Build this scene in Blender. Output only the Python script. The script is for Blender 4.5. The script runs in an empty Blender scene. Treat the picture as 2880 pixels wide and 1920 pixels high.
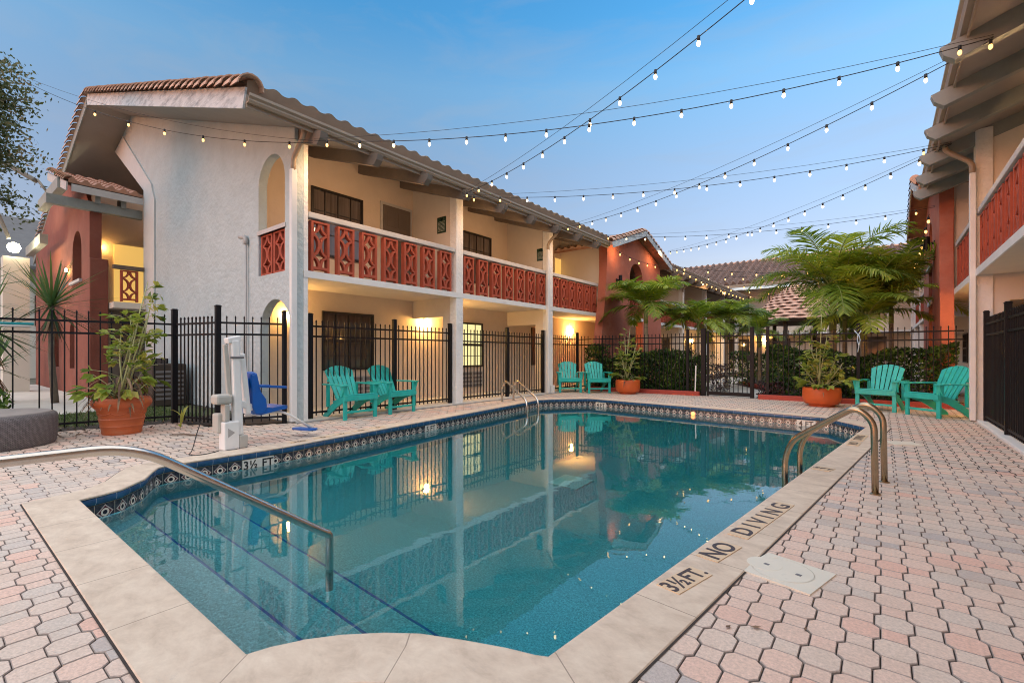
import bpy, math, random
from math import sin, cos, pi, radians, atan2, sqrt
from mathutils import Vector, Matrix
from mathutils.geometry import tessellate_polygon
random.seed(7)
SC = bpy.context.scene
COL = SC.collection

# ------------------------------------------------------------------ materials
def mat(name, color=(.5, .5, .5), rough=.6, metal=0., var=0., vscale=3., bump=0., bscale=40., emit=None, estr=0.,
        spec=.5, attr=None, attr_cols=None, dirt=None, bdist=.01, stretch=None):
    m = bpy.data.materials.new(name); m.use_nodes = True
    nt = m.node_tree; N = nt.nodes; L = nt.links
    b = N['Principled BSDF']
    b.inputs['Base Color'].default_value = (*color, 1)
    b.inputs['Roughness'].default_value = rough
    b.inputs['Metallic'].default_value = metal
    b.inputs['Specular IOR Level'].default_value = spec
    tc = N.new('ShaderNodeTexCoord')
    co = tc.outputs['Object']
    if stretch:
        mp = N.new('ShaderNodeMapping'); mp.inputs['Scale'].default_value = stretch
        L.new(co, mp.inputs['Vector']); co = mp.outputs['Vector']
    cs = None
    if attr:
        at = N.new('ShaderNodeAttribute'); at.attribute_name = attr
        r = N.new('ShaderNodeValToRGB'); r.color_ramp.interpolation = 'LINEAR'
        els = r.color_ramp.elements
        for i, c in enumerate(attr_cols):
            p = i / max(1, len(attr_cols) - 1)
            if i == 0: e = els[0]; e.position = 0
            elif i == len(attr_cols) - 1: e = els[-1]; e.position = 1
            else: e = els.new(p)
            e.color = (*c, 1)
        L.new(at.outputs['Fac'], r.inputs['Fac']); cs = r.outputs['Color']
    if var > 0:
        n = N.new('ShaderNodeTexNoise'); n.inputs['Scale'].default_value = vscale; n.inputs['Detail'].default_value = 6
        n.inputs['Roughness'].default_value = .65
        L.new(co, n.inputs['Vector'])
        mr = N.new('ShaderNodeMapRange'); mr.inputs['From Min'].default_value = .3; mr.inputs['From Max'].default_value = .7
        mr.inputs['To Min'].default_value = 1 - var; mr.inputs['To Max'].default_value = 1 + var
        L.new(n.outputs['Fac'], mr.inputs['Value'])
        mx = N.new('ShaderNodeMix'); mx.data_type = 'RGBA'; mx.blend_type = 'MULTIPLY'; mx.inputs[0].default_value = 1
        if cs is not None: L.new(cs, mx.inputs[6])
        else: mx.inputs[6].default_value = (*color, 1)
        L.new(mr.outputs['Result'], mx.inputs[7]); cs = mx.outputs[2]
    if dirt:
        dc, dscale, lo, hi = dirt
        n = N.new('ShaderNodeTexNoise'); n.inputs['Scale'].default_value = dscale; n.inputs['Detail'].default_value = 8
        n.inputs['Roughness'].default_value = .7
        L.new(co, n.inputs['Vector'])
        mr = N.new('ShaderNodeMapRange'); mr.inputs['From Min'].default_value = lo; mr.inputs['From Max'].default_value = hi
        L.new(n.outputs['Fac'], mr.inputs['Value'])
        mx = N.new('ShaderNodeMix'); mx.data_type = 'RGBA'
        L.new(mr.outputs['Result'], mx.inputs[0])
        if cs is not None: L.new(cs, mx.inputs[6])
        else: mx.inputs[6].default_value = (*color, 1)
        mx.inputs[7].default_value = (*dc, 1); cs = mx.outputs[2]
    if cs is not None: L.new(cs, b.inputs['Base Color'])
    if bump > 0:
        n = N.new('ShaderNodeTexNoise'); n.inputs['Scale'].default_value = bscale; n.inputs['Detail'].default_value = 5
        L.new(co, n.inputs['Vector'])
        bp = N.new('ShaderNodeBump'); bp.inputs['Strength'].default_value = bump; bp.inputs['Distance'].default_value = bdist
        L.new(n.outputs['Fac'], bp.inputs['Height']); L.new(bp.outputs['Normal'], b.inputs['Normal'])
    if emit:
        b.inputs['Emission Color'].default_value = (*emit, 1); b.inputs['Emission Strength'].default_value = estr
    return m

M = {}
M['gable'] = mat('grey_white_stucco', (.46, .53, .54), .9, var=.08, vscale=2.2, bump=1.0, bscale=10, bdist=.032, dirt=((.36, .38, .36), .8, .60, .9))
M['stucco'] = mat('white_stucco', (.80, .78, .745), .9, var=.07, vscale=1.3, bump=1.0, bscale=14, bdist=.022,
                  dirt=((.50, .47, .41), .8, .60, .9))
M['stucco_beige'] = mat('beige_stucco', (.70, .575, .455), .9, var=.06, vscale=1.5, bump=.4, bscale=20)
M['stucco_part'] = mat('pale_beige_stucco', (.70, .635, .565), .9, var=.05, vscale=1.5, bump=.35, bscale=22)
M['ceiling'] = mat('walkway_ceiling', (.72, .64, .54), .85, var=.04, vscale=2)
M['white'] = mat('white_paint', (.74, .73, .70), .55, var=.05, vscale=4, dirt=((.5, .46, .4), 2.5, .62, .85))
M['grime'] = mat('weathered_white_board', (.60, .62, .62), .7, var=.10, vscale=5, dirt=((.27, .29, .30), 3, .46, .66), stretch=(.7, 1, 3))
M['cap'] = mat('grey_rail_cap', (.52, .50, .48), .7, var=.08, vscale=5)
M['trimgrey'] = mat('grey_green_timber', (.27, .285, .265), .7, var=.10, vscale=4)
M['trimdark'] = mat('dark_rafter_timber', (.15, .11, .08), .75, var=.15, vscale=4)
M['gutter'] = mat('tan_gutter', (.34, .26, .185), .45, var=.05, vscale=3)
M['soffit'] = mat('soffit_board', (.36, .325, .285), .8, var=.06, vscale=2)
M['terra'] = mat('terracotta_roof_tile', (.46, .24, .16), .8, var=.22, vscale=4, bump=.2, bscale=30)
M['terra_pale'] = mat('pale_terracotta_tile', (.58, .37, .265), .8, var=.18, vscale=3, bump=.2, bscale=30, dirt=((.25, .17, .13), 2, .58, .85))
M['tile_brown'] = mat('painted_tan_tile', (.30, .215, .15), .75, var=.12, vscale=3)
M['tile_dark'] = mat('tile_shadow_gap', (.05, .03, .025), .9)
M['redblock'] = mat('terracotta_breeze_block', (.37, .073, .036), .8, var=.16, vscale=6, bump=.2, bscale=60)
M['brick'] = mat('brick_red_stucco', (.23, .070, .045), .9, var=.14, vscale=1.6, bump=.5, bscale=18, dirt=((.28, .11, .075), 1.2, .5, .8))
M['orange'] = mat('orange_stucco', (.42, .125, .075), .9, var=.14, vscale=1.6, bump=.5, bscale=18, dirt=((.47, .20, .14), 1.2, .5, .8))
M['black'] = mat('black_powder_coat', (.006, .006, .008), .5, spec=.25, var=.1, vscale=8)
M['winframe'] = mat('dark_bronze_frame', (.018, .014, .012), .4)
M['glass'] = mat('dark_window_glass', (.085, .072, .06), .06, spec=.8, var=.45, vscale=2, stretch=(1, 9, .25))
M['glass_up'] = mat('curtained_window_glass', (.13, .105, .095), .05, spec=1., var=.4, vscale=2, stretch=(1, 8, .25))
M['glass_lit'] = mat('lit_curtained_window', (.4, .38, .2), .3, emit=(1., .86, .40), estr=.30)
M['door'] = mat('grey_brown_door', (.15, .12, .10), .55, var=.1, vscale=3)
M['doorwhite'] = mat('cream_open_door', (.78, .68, .48), .5)
M['dooremit'] = mat('amber_emissive_panel', (.75, .55, .2), .6, emit=(1., .60, .15), estr=.22)  # emission stands in for lamplight on the landing door and the doorway plate
M['doorbrown'] = mat('reddish_brown_door', (.16, .07, .04), .5)
M['acgrille'] = mat('vent_grille', (.40, .38, .36), .6, var=.05, vscale=9)
M['acdark'] = mat('vent_slots', (.16, .15, .15), .6)
M['teal'] = mat('teal_plastic_lumber', (.018, .43, .37), .42, var=.16, vscale=7, dirt=((.05, .36, .32), 14, .55, .85), bump=.08, bscale=80)
M['pot'] = mat('terracotta_plastic', (.47, .105, .030), .5, var=.10, vscale=5, dirt=((.40, .16, .08), 6, .55, .8))
M['potor'] = mat('orange_glazed_planter', (.52, .095, .016), .5, var=.10, vscale=4)
M['soil'] = mat('potting_soil', (.045, .03, .02), .95, var=.3, vscale=20)
M['steel'] = mat('brushed_stainless_steel', (.60, .56, .50), .22, metal=1., var=.06, vscale=30)
M['bronzesteel'] = mat('tarnished_stainless_steel', (.42, .33, .22), .26, metal=1., var=.12, vscale=20)
M['liftwhite'] = mat('white_powder_coated_steel', (.80, .79, .76), .35, var=.04, vscale=5, dirt=((.45, .38, .28), 9, .66, .85))
M['liftgrey'] = mat('grey_beige_plastic', (.46, .44, .39), .55)
M['blue'] = mat('blue_moulded_plastic', (.008, .105, .42), .35, var=.06, vscale=5)
M['wicker'] = None
M['leaf'] = mat('green_leaf', (.1, .2, .03), .5, attr='rnd', attr_cols=[(.012, .035, .006), (.035, .09, .014), (.085, .16, .025), (.16, .24, .045)])
M['hedge'] = mat('hedge_leaf', (.05, .1, .02), .45, attr='rnd', attr_cols=[(.010, .026, .006), (.028, .075, .012), (.075, .16, .024), (.22, .32, .06)])
M['hedge_red'] = mat('dark_red_foliage', (.05, .02, .02), .5, attr='rnd', attr_cols=[(.012, .010, .010), (.035, .02, .025), (.10, .03, .03)])
M['palm'] = mat('palm_leaflet', (.1, .2, .03), .42, attr='rnd', attr_cols=[(.06, .12, .01), (.18, .28, .025), (.33, .43, .04), (.50, .54, .09)])
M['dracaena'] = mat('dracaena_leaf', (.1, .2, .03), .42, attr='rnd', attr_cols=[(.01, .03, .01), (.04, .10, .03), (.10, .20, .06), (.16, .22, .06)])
M['potleaf'] = mat('fishtail_leaf', (.2, .3, .04), .5, attr='rnd', attr_cols=[(.05, .10, .015), (.16, .25, .03), (.32, .40, .06), (.52, .46, .11)])
M['dryleaf'] = mat('dry_brown_leaf', (.2, .12, .06), .8, attr='rnd', attr_cols=[(.06, .03, .02), (.16, .09, .05), (.32, .21, .12)])
M['treeleaf'] = mat('tree_leaf', (.1, .15, .03), .5, attr='rnd', attr_cols=[(.03, .05, .015), (.07, .10, .03), (.14, .16, .06), (.30, .24, .13)])
M['trunk'] = mat('palm_trunk', (.30, .235, .16), .85, var=.3, vscale=3, bump=.4, bscale=20, stretch=(1, 1, 6))
M['shaft'] = mat('palm_crownshaft', (.24, .28, .09), .4, var=.25, vscale=4, stretch=(1, 1, .6))
M['bark'] = mat('grey_bark', (.16, .13, .10), .9, var=.3, vscale=6, bump=.5, bscale=20)
M['stem'] = mat('pale_green_stem', (.38, .40, .18), .5, var=.2, vscale=6)
M['brownstem'] = mat('brown_stem', (.14, .09, .06), .8, var=.3, vscale=10)
M['bulb'] = mat('warm_bulb_glass', (.9, .8, .6), .2, emit=(1., .72, .38), estr=2.4)
M['bulbhot'] = mat('amber_bulb_glass', (.9, .7, .4), .2, emit=(1., .50, .12), estr=1.1)
for k in ('bulb', 'bulbhot'): M[k].cycles.emission_sampling = 'NONE'
M['sconce'] = mat('glowing_lamp_glass', (.9, .8, .6), .3, emit=(1., .54, .15), estr=125.)
M['flood'] = mat('flood_lamp_lens', (1, 1, .9), .3, emit=(1., .90, .58), estr=30.)
M['poollamp'] = mat('amber_pool_lamp', (1, .6, .3), .3, emit=(1., .20, .04), estr=1.2)
M['lampgrey'] = mat('street_lamp_housing', (.20, .19, .16), .6)
M['conduit'] = mat('grey_conduit', (.42, .42, .41), .5, var=.1, vscale=5)
M['grass'] = mat('grass_blade', (.1, .2, .03), .7, attr='rnd', attr_cols=[(.04, .07, .015), (.08, .13, .03), (.15, .19, .06)])
M['lawn'] = mat('lawn_soil', (.07, .085, .03), .95, var=.4, vscale=9, bump=.5, bscale=60)
M['mulch'] = mat('dark_mulch', (.045, .032, .025), .95, var=.5, vscale=25, bump=.8, bscale=60)
M['concrete'] = mat('pale_concrete', (.60, .57, .51), .85, var=.10, vscale=2.5, bump=.2, bscale=50)
M['concretegrey'] = mat('grey_concrete_footing', (.50, .49, .46), .9, var=.12, vscale=4, bump=.3, bscale=40)
M['ground'] = mat('earth', (.13, .12, .09), .95, var=.2, vscale=.8)
M['sand'] = mat('joint_sand', (.045, .035, .030), .95, var=.3, vscale=30)
M['redcurb'] = mat('red_painted_curb', (.36, .05, .03), .6, var=.15, vscale=6)
M['lid'] = mat('white_plastic_lid', (.70, .64, .52), .5, var=.04, vscale=6, dirt=((.4, .38, .3), 7, .6, .85))
M['drain'] = mat('white_drain_grate', (.75, .80, .78), .5)
M['markbase'] = mat('cream_marker_tile', (.66, .48, .30), .5, var=.06, vscale=9)
M['marktext'] = mat('dark_brown_lettering', (.055, .032, .028), .5)
M['tilewhite'] = mat('white_depth_tile', (.72, .68, .60), .25, var=.05, vscale=9)
M['tileblack'] = mat('black_depth_lettering', (.02, .02, .022), .3)
M['signgreen'] = mat('dark_green_sign', (.006, .045, .028), .35)
M['signtext'] = mat('pale_sign_print', (.45, .50, .46), .5)
M['cloth'] = mat('pale_blue_cord', (.45, .60, .72), .8)
M['greyroof'] = mat('grey_shingle_roof', (.13, .125, .12), .9, var=.15, vscale=3)
M['farwall'] = mat('far_cream_wall', (.62, .58, .50), .9, var=.05, vscale=1)
M['wire'] = mat('black_cable', (.012, .012, .013), .6)
M['gazebo'] = mat('dark_brown_timber', (.05, .035, .025), .8)

def coping_mat():
    m = mat('travertine_coping', (.60, .49, .38), .75, bump=.12, bscale=70, bdist=.004)
    nt = m.node_tree; N = nt.nodes; L = nt.links; b = N['Principled BSDF']
    tc = N.new('ShaderNodeTexCoord')
    mp = N.new('ShaderNodeMapping'); mp.inputs['Scale'].default_value = (1.0, 1.5, 1.); mp.inputs['Rotation'].default_value = (0, 0, .5)
    L.new(tc.outputs['Object'], mp.inputs['Vector'])
    n = N.new('ShaderNodeTexNoise'); n.inputs['Scale'].default_value = 5.5; n.inputs['Detail'].default_value = 10; n.inputs['Roughness'].default_value = .72; n.inputs['Distortion'].default_value = .3
    L.new(mp.outputs['Vector'], n.inputs['Vector'])
    r = N.new('ShaderNodeValToRGB'); e = r.color_ramp.elements
    e[0].position = .30; e[0].color = (.48, .375, .28, 1)
    e[1].position = .70; e[1].color = (.72, .60, .465, 1)
    k = e.new(.47); k.color = (.60, .48, .365, 1)
    L.new(n.outputs['Fac'], r.inputs['Fac'])
    n2 = N.new('ShaderNodeTexNoise'); n2.inputs['Scale'].default_value = 7; n2.inputs['Detail'].default_value = 10; n2.inputs['Roughness'].default_value = .8
    L.new(tc.outputs['Object'], n2.inputs['Vector'])
    mr = N.new('ShaderNodeMapRange'); mr.inputs['From Min'].default_value = .60; mr.inputs['From Max'].default_value = .70
    L.new(n2.outputs['Fac'], mr.inputs['Value'])
    mx = N.new('ShaderNodeMix'); mx.data_type = 'RGBA'; mx.inputs[7].default_value = (.40, .35, .31, 1)
    mul = N.new('ShaderNodeMath'); mul.operation = 'MULTIPLY'; mul.inputs[1].default_value = .45
    L.new(mr.outputs['Result'], mul.inputs[0]); L.new(mul.outputs[0], mx.inputs[0])
    L.new(r.outputs['Color'], mx.inputs[6])
    # slab joints along the coping from the UV u coordinate
    uv = N.new('ShaderNodeUVMap'); uv.uv_map = 'UVMap'
    sp = N.new('ShaderNodeSeparateXYZ'); L.new(uv.outputs['UV'], sp.inputs[0])
    md = N.new('ShaderNodeMath'); md.operation = 'PINGPONG'; md.inputs[1].default_value = .31; L.new(sp.outputs[0], md.inputs[0])
    lt = N.new('ShaderNodeMath'); lt.operation = 'LESS_THAN'; lt.inputs[1].default_value = .0028; L.new(md.outputs[0], lt.inputs[0])
    m3 = N.new('ShaderNodeMath'); m3.operation = 'MULTIPLY'; m3.inputs[1].default_value = .9; L.new(lt.outputs[0], m3.inputs[0])
    mx2 = N.new('ShaderNodeMix'); mx2.data_type = 'RGBA'; mx2.inputs[7].default_value = (.29, .22, .17, 1)
    L.new(m3.outputs[0], mx2.inputs[0]); L.new(mx.outputs[2], mx2.inputs[6])
    L.new(mx2.outputs[2], b.inputs['Base Color'])
    return m
M['coping'] = coping_mat()

def paver_mat():
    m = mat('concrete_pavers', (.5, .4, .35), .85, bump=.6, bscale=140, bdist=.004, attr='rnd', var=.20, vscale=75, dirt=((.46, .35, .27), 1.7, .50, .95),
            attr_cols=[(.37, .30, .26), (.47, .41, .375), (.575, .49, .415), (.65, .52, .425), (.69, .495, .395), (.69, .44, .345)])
    return m
M['paver'] = paver_mat()

def band_mat():
    """waterline tile: a ring inside a diamond on every second tile, grout lines between (a pattern printed on the tile)"""
    m = mat('patterned_waterline_tile', (.05, .06, .08), .18)
    nt = m.node_tree; N = nt.nodes; L = nt.links; b = N['Principled BSDF']
    def math_(op, a, bb=None):
        n = N.new('ShaderNodeMath'); n.operation = op
        for i, v in enumerate((a, bb)):
            if v is None: continue
            if isinstance(v, (int, float)): n.inputs[i].default_value = v
            else: L.new(v, n.inputs[i])
        return n.outputs[0]
    uv = N.new('ShaderNodeUVMap'); uv.uv_map = 'UVMap'
    sp = N.new('ShaderNodeSeparateXYZ'); L.new(uv.outputs['UV'], sp.inputs[0])
    u, v = sp.outputs[0], sp.outputs[1]          # metres along, metres up from the tile's middle
    T = .155
    fu = math_('SUBTRACT', math_('MODULO', math_('ADD', u, 100 * T), T), T / 2)
    au = math_('ABSOLUTE', fu); av = math_('ABSOLUTE', v)
    dist = math_('SQRT', math_('ADD', math_('MULTIPLY', fu, fu), math_('MULTIPLY', v, v)))
    dia = math_('ADD', au, av)
    def band(x, lo, hi): return math_('MULTIPLY', math_('GREATER_THAN', x, lo), math_('LESS_THAN', x, hi))
    tex = N.new('ShaderNodeTexNoise'); tex.inputs['Scale'].default_value = 30; tex.inputs['Detail'].default_value = 4
    tc = N.new('ShaderNodeTexCoord'); L.new(tc.outputs['Object'], tex.inputs['Vector'])
    r = N.new('ShaderNodeValToRGB'); r.color_ramp.elements[0].position = .35; r.color_ramp.elements[0].color = (.018, .022, .034, 1)
    r.color_ramp.elements[1].position = .7; r.color_ramp.elements[1].color = (.075, .075, .085, 1)
    L.new(tex.outputs['Fac'], r.inputs['Fac'])
    cur = r.outputs['Color']
    def over(mask, col):
        nonlocal cur
        mx = N.new('ShaderNodeMix'); mx.data_type = 'RGBA'; L.new(mask, mx.inputs[0]); L.new(cur, mx.inputs[6]); mx.inputs[7].default_value = (*col, 1)
        cur = mx.outputs[2]
    over(band(dia, .054, .066), (.50, .42, .38))
    over(math_('LESS_THAN', dia, .052), (.11, .03, .035))
    over(band(dist, .018, .033), (.74, .66, .55))
    over(math_('LESS_THAN', dist, .018), (.02, .02, .03))
    over(math_('GREATER_THAN', au, T / 2 - .0022), (.40, .37, .30))
    over(math_('GREATER_THAN', av, .073), (.30, .27, .16))
    L.new(cur, b.inputs['Base Color'])
    return m
M['band'] = band_mat()

def bullnose_mat():
    m = mat('blue_bullnose_tile', (.030, .095, .205), .16, var=.25, vscale=9)
    nt = m.node_tree; N = nt.nodes; L = nt.links; b = N['Principled BSDF']
    src = b.inputs['Base Color'].links[0].from_socket
    uv = N.new('ShaderNodeUVMap'); uv.uv_map = 'UVMap'
    sp = N.new('ShaderNodeSeparateXYZ'); L.new(uv.outputs['UV'], sp.inputs[0])
    md = N.new('ShaderNodeMath'); md.operation = 'PINGPONG'; md.inputs[1].default_value = .0775; L.new(sp.outputs[0], md.inputs[0])
    lt = N.new('ShaderNodeMath'); lt.operation = 'LESS_THAN'; lt.inputs[1].default_value = .0018; L.new(md.outputs[0], lt.inputs[0])
    mx = N.new('ShaderNodeMix'); mx.data_type = 'RGBA'; mx.inputs[7].default_value = (.35, .38, .42, 1)
    L.new(lt.outputs[0], mx.inputs[0]); L.new(src, mx.inputs[6]); L.new(mx.outputs[2], b.inputs['Base Color'])
    return m
M['bullnose'] = bullnose_mat()
M['plaster'] = mat('speckled_pool_plaster', (.30, .56, .60), .8, var=.5, vscale=70, dirt=((.12, .22, .25), 160, .52, .60))
M['stepblue'] = mat('blue_step_edge_tile', (.03, .13, .36), .4)
M['trim'] = mat('pale_grey_trim', (.56, .59, .585), .8, var=.06, vscale=2, bump=.4, bscale=16)

def water_mat():
    m = bpy.data.materials.new('pool_water'); m.use_nodes = True
    nt = m.node_tree; N = nt.nodes; L = nt.links
    for n in list(N): N.remove(n)
    out = N.new('ShaderNodeOutputMaterial')
    g = N.new('ShaderNodeBsdfGlass'); g.inputs['IOR'].default_value = 1.40; g.inputs['Roughness'].default_value = 0.012
    g.inputs['Color'].default_value = (.97, 1, 1, 1)
    tc = N.new('ShaderNodeTexCoord')
    mp = N.new('ShaderNodeMapping'); mp.inputs['Scale'].default_value = (1, 1, 0); L.new(tc.outputs['Object'], mp.inputs['Vector'])
    n = N.new('ShaderNodeTexNoise'); n.inputs['Scale'].default_value = 2.6; n.inputs['Detail'].default_value = 3; n.inputs['Distortion'].default_value = .3
    L.new(mp.outputs['Vector'], n.inputs['Vector'])
    bp = N.new('ShaderNodeBump'); bp.inputs['Strength'].default_value = .03; bp.inputs['Distance'].default_value = .05
    L.new(n.outputs['Fac'], bp.inputs['Height']); L.new(bp.outputs['Normal'], g.inputs['Normal'])
    va = N.new('ShaderNodeVolumeAbsorption'); va.inputs['Color'].default_value = (.05, .855, .865, 1); va.inputs['Density'].default_value = .74
    gl = N.new('ShaderNodeBsdfGlossy'); gl.inputs['Roughness'].default_value = .015; L.new(bp.outputs['Normal'], gl.inputs['Normal'])
    fr = N.new('ShaderNodeFresnel'); fr.inputs['IOR'].default_value = 1.36; L.new(bp.outputs['Normal'], fr.inputs['Normal'])
    fm = N.new('ShaderNodeMath'); fm.operation = 'MULTIPLY'; fm.inputs[1].default_value = .6; L.new(fr.outputs[0], fm.inputs[0])
    mxs = N.new('ShaderNodeMixShader'); L.new(fm.outputs[0], mxs.inputs[0]); L.new(g.outputs[0], mxs.inputs[1]); L.new(gl.outputs[0], mxs.inputs[2])
    L.new(mxs.outputs[0], out.inputs['Surface']); L.new(va.outputs[0], out.inputs['Volume'])
    return m
M['water'] = water_mat()

def wicker_mat():
    m = mat('dark_wicker', (.10, .085, .085), .55, var=.2, vscale=6)
    nt = m.node_tree; N = nt.nodes; L = nt.links; b = N['Principled BSDF']
    uv = N.new('ShaderNodeUVMap'); uv.uv_map = 'UVMap'
    br = N.new('ShaderNodeTexBrick'); br.inputs['Scale'].default_value = 1
    br.inputs['Brick Width'].default_value = .03; br.inputs['Row Height'].default_value = .0135
    br.inputs['Mortar Size'].default_value = .0022; br.inputs['Mortar Smooth'].default_value = .6
    br.inputs['Color1'].default_value = (.15, .13, .13, 1); br.inputs['Color2'].default_value = (.22, .19, .185, 1); br.inputs['Mortar'].default_value = (.018, .014, .014, 1)
    L.new(uv.outputs['UV'], br.inputs['Vector']); L.new(br.outputs['Color'], b.inputs['Base Color'])
    bp = N.new('ShaderNodeBump'); bp.inputs['Strength'].default_value = .7; bp.inputs['Distance'].default_value = .006; bp.invert = True
    L.new(br.outputs['Fac'], bp.inputs['Height']); L.new(bp.outputs['Normal'], b.inputs['Normal'])
    return m
M['wicker'] = wicker_mat()

def translucent(m, f=.45):
    nt = m.node_tree; N = nt.nodes; L = nt.links; b = N['Principled BSDF']; out = N['Material Output']
    src = b.inputs['Base Color'].links[0].from_socket
    t = N.new('ShaderNodeBsdfTranslucent'); L.new(src, t.inputs['Color'])
    mx = N.new('ShaderNodeMixShader'); mx.inputs[0].default_value = f
    L.new(b.outputs[0], mx.inputs[1]); L.new(t.outputs[0], mx.inputs[2]); L.new(mx.outputs[0], out.inputs['Surface'])
for k_ in ('palm', 'hedge', 'potleaf', 'leaf', 'treeleaf', 'dracaena', 'grass'): translucent(M[k_])
# ------------------------------------------------------------------ mesh builder
def wloc(o):
    v = Vector((0, 0, 0))
    while o is not None:
        v += o.location; o = o.parent
    return v

class MB:
    def __init__(s): s.v = []; s.f = []; s.r = []; s.uv = {}
    def add(s, vs, fs, r=None, uvs=None):
        b = len(s.v); s.v.extend(tuple(p) for p in vs)
        for i, f in enumerate(fs):
            if uvs: s.uv[len(s.f)] = uvs[i]
            s.f.append(tuple(k + b for k in f)); s.r.append(random.random() if r is None else r)
    def box(s, x0, x1, y0, y1, z0, z1):
        if x0 > x1: x0, x1 = x1, x0
        if y0 > y1: y0, y1 = y1, y0
        s.add([(x0, y0, z0), (x1, y0, z0), (x1, y1, z0), (x0, y1, z0), (x0, y0, z1), (x1, y0, z1), (x1, y1, z1), (x0, y1, z1)],
              [(0, 3, 2, 1), (4, 5, 6, 7), (0, 1, 5, 4), (1, 2, 6, 5), (2, 3, 7, 6), (3, 0, 4, 7)])
    def bar(s, a, b, w, h, up=(0, 0, 1)):
        """rectangular bar from a to b, w across, h along up"""
        a, b = Vector(a), Vector(b); d = (b - a).normalized(); up = Vector(up)
        sd = d.cross(up)
        if sd.length < 1e-4: sd = d.cross(Vector((1, 0, 0)))
        sd.normalize(); u = sd.cross(d)
        vs = []
        for p in (a, b):
            for i, j in ((-1, -1), (1, -1), (1, 1), (-1, 1)): vs.append(p + sd * (w / 2 * i) + u * (h / 2 * j))
        s.add(vs, [(3, 2, 1, 0), (4, 5, 6, 7), (0, 1, 5, 4), (1, 2, 6, 5), (2, 3, 7, 6), (3, 0, 4, 7)])
    def tube(s, pts, r, n=10, cap=True):
        pts = [Vector(p) for p in pts]; k = len(pts)
        rs = r if isinstance(r, (list, tuple)) else [r] * k
        vs = []; prev = None
        for i, p in enumerate(pts):
            d = (pts[min(i + 1, k - 1)] - pts[max(i - 1, 0)]).normalized()
            if prev is None:
                a = d.cross(Vector((0, 0, 1)))
                if a.length < 1e-3: a = d.cross(Vector((1, 0, 0)))
            else: a = prev - d * prev.dot(d)
            a.normalize(); prev = a; b = d.cross(a)
            for j in range(n):
                t = 2 * pi * j / n; vs.append(p + (a * cos(t) + b * sin(t)) * rs[i])
        fs = []
        for i in range(k - 1):
            for j in range(n):
                q = (j + 1) % n; fs.append((i * n + j, i * n + q, (i + 1) * n + q, (i + 1) * n + j))
        if cap: fs.append(tuple(range(n - 1, -1, -1))); fs.append(tuple((k - 1) * n + j for j in range(n)))
        s.add(vs, fs)
    def lathe(s, prof, cx=0, cy=0, n=24, uv=False):
        vs = []; fs = []; uvs = []
        for r, z in prof:
            for j in range(n): t = 2 * pi * j / n; vs.append((cx + r * cos(t), cy + r * sin(t), z))
        acc = [0]
        for i in range(1, len(prof)): acc.append(acc[-1] + sqrt((prof[i][0] - prof[i - 1][0]) ** 2 + (prof[i][1] - prof[i - 1][1]) ** 2))
        R = max(p[0] for p in prof)
        for i in range(len(prof) - 1):
            for j in range(n):
                q = (j + 1) % n; fs.append((i * n + j, i * n + q, (i + 1) * n + q, (i + 1) * n + j))
                c = 2 * pi * R / n
                uvs.append([(j * c, acc[i]), ((j + 1) * c, acc[i]), ((j + 1) * c, acc[i + 1]), (j * c, acc[i + 1])])
        fs.append(tuple(range(n - 1, -1, -1))); uvs.append([(0, 0)] * n)
        fs.append(tuple((len(prof) - 1) * n + j for j in range(n))); uvs.append([(0, 0)] * n)
        s.add(vs, fs, uvs=uvs if uv else None)
    def slab(s, loops, axis, t0, t1):
        """flat plate with holes: loops of 2-D points, first is the outline; axis = the thickness axis"""
        def p3(p, t):
            if axis == 'x': return (t, p[0], p[1])
            if axis == 'y': return (p[0], t, p[1])
            return (p[0], p[1], t)
        flat = [p for l in loops for p in l]
        tri = tessellate_polygon([[Vector((p[0], p[1], 0)) for p in l] for l in loops])
        n = len(flat)
        vs = [p3(p, t0) for p in flat] + [p3(p, t1) for p in flat]
        fs = [tuple(t) for t in tri] + [tuple(k + n for k in reversed(t)) for t in tri]
        b = 0
        for l in loops:
            k = len(l)
            for i in range(k): fs.append((b + i, b + (i + 1) % k, n + b + (i + 1) % k, n + b + i))
            b += k
        s.add(vs, fs)
    def build(s, name, m, parent=None, smooth=False, bevel=0., rnd=False, uv=False, world=True, fixn=True):
        me = bpy.data.meshes.new(name)
        off = wloc(parent) if (parent is not None and world) else Vector((0, 0, 0))
        me.from_pydata([(p[0] - off.x, p[1] - off.y, p[2] - off.z) for p in s.v], [], s.f)
        if fixn:
            import bmesh
            bm = bmesh.new(); bm.from_mesh(me); bmesh.ops.recalc_face_normals(bm, faces=bm.faces); bm.to_mesh(me); bm.free()
        if rnd:
            a = me.attributes.new('rnd', 'FLOAT', 'FACE'); a.data.foreach_set('value', s.r)
        if uv or s.uv:
            l = me.uv_layers.new(name='UVMap')
            for pi_, pl in enumerate(me.polygons):
                u = s.uv.get(pi_)
                if u is None: continue
                # recalc may have flipped the winding: match by vertex
                src = {vi: u[k] for k, vi in enumerate(s.f[pi_])}
                for li in pl.loop_indices: l.data[li].uv = src[me.loops[li].vertex_index]
        if smooth: me.shade_smooth()
        me.materials.append(m)
        o = bpy.data.objects.new(name, me); COL.objects.link(o)
        if parent is not None: o.parent = parent
        if smooth == 'auto':
            try: me.set_sharp_from_angle(angle=radians(40))
            except Exception: pass
        if bevel:
            bv = o.modifiers.new('bevel', 'BEVEL'); bv.width = bevel; bv.segments = 2; bv.limit_method = 'ANGLE'
        return o

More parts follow.
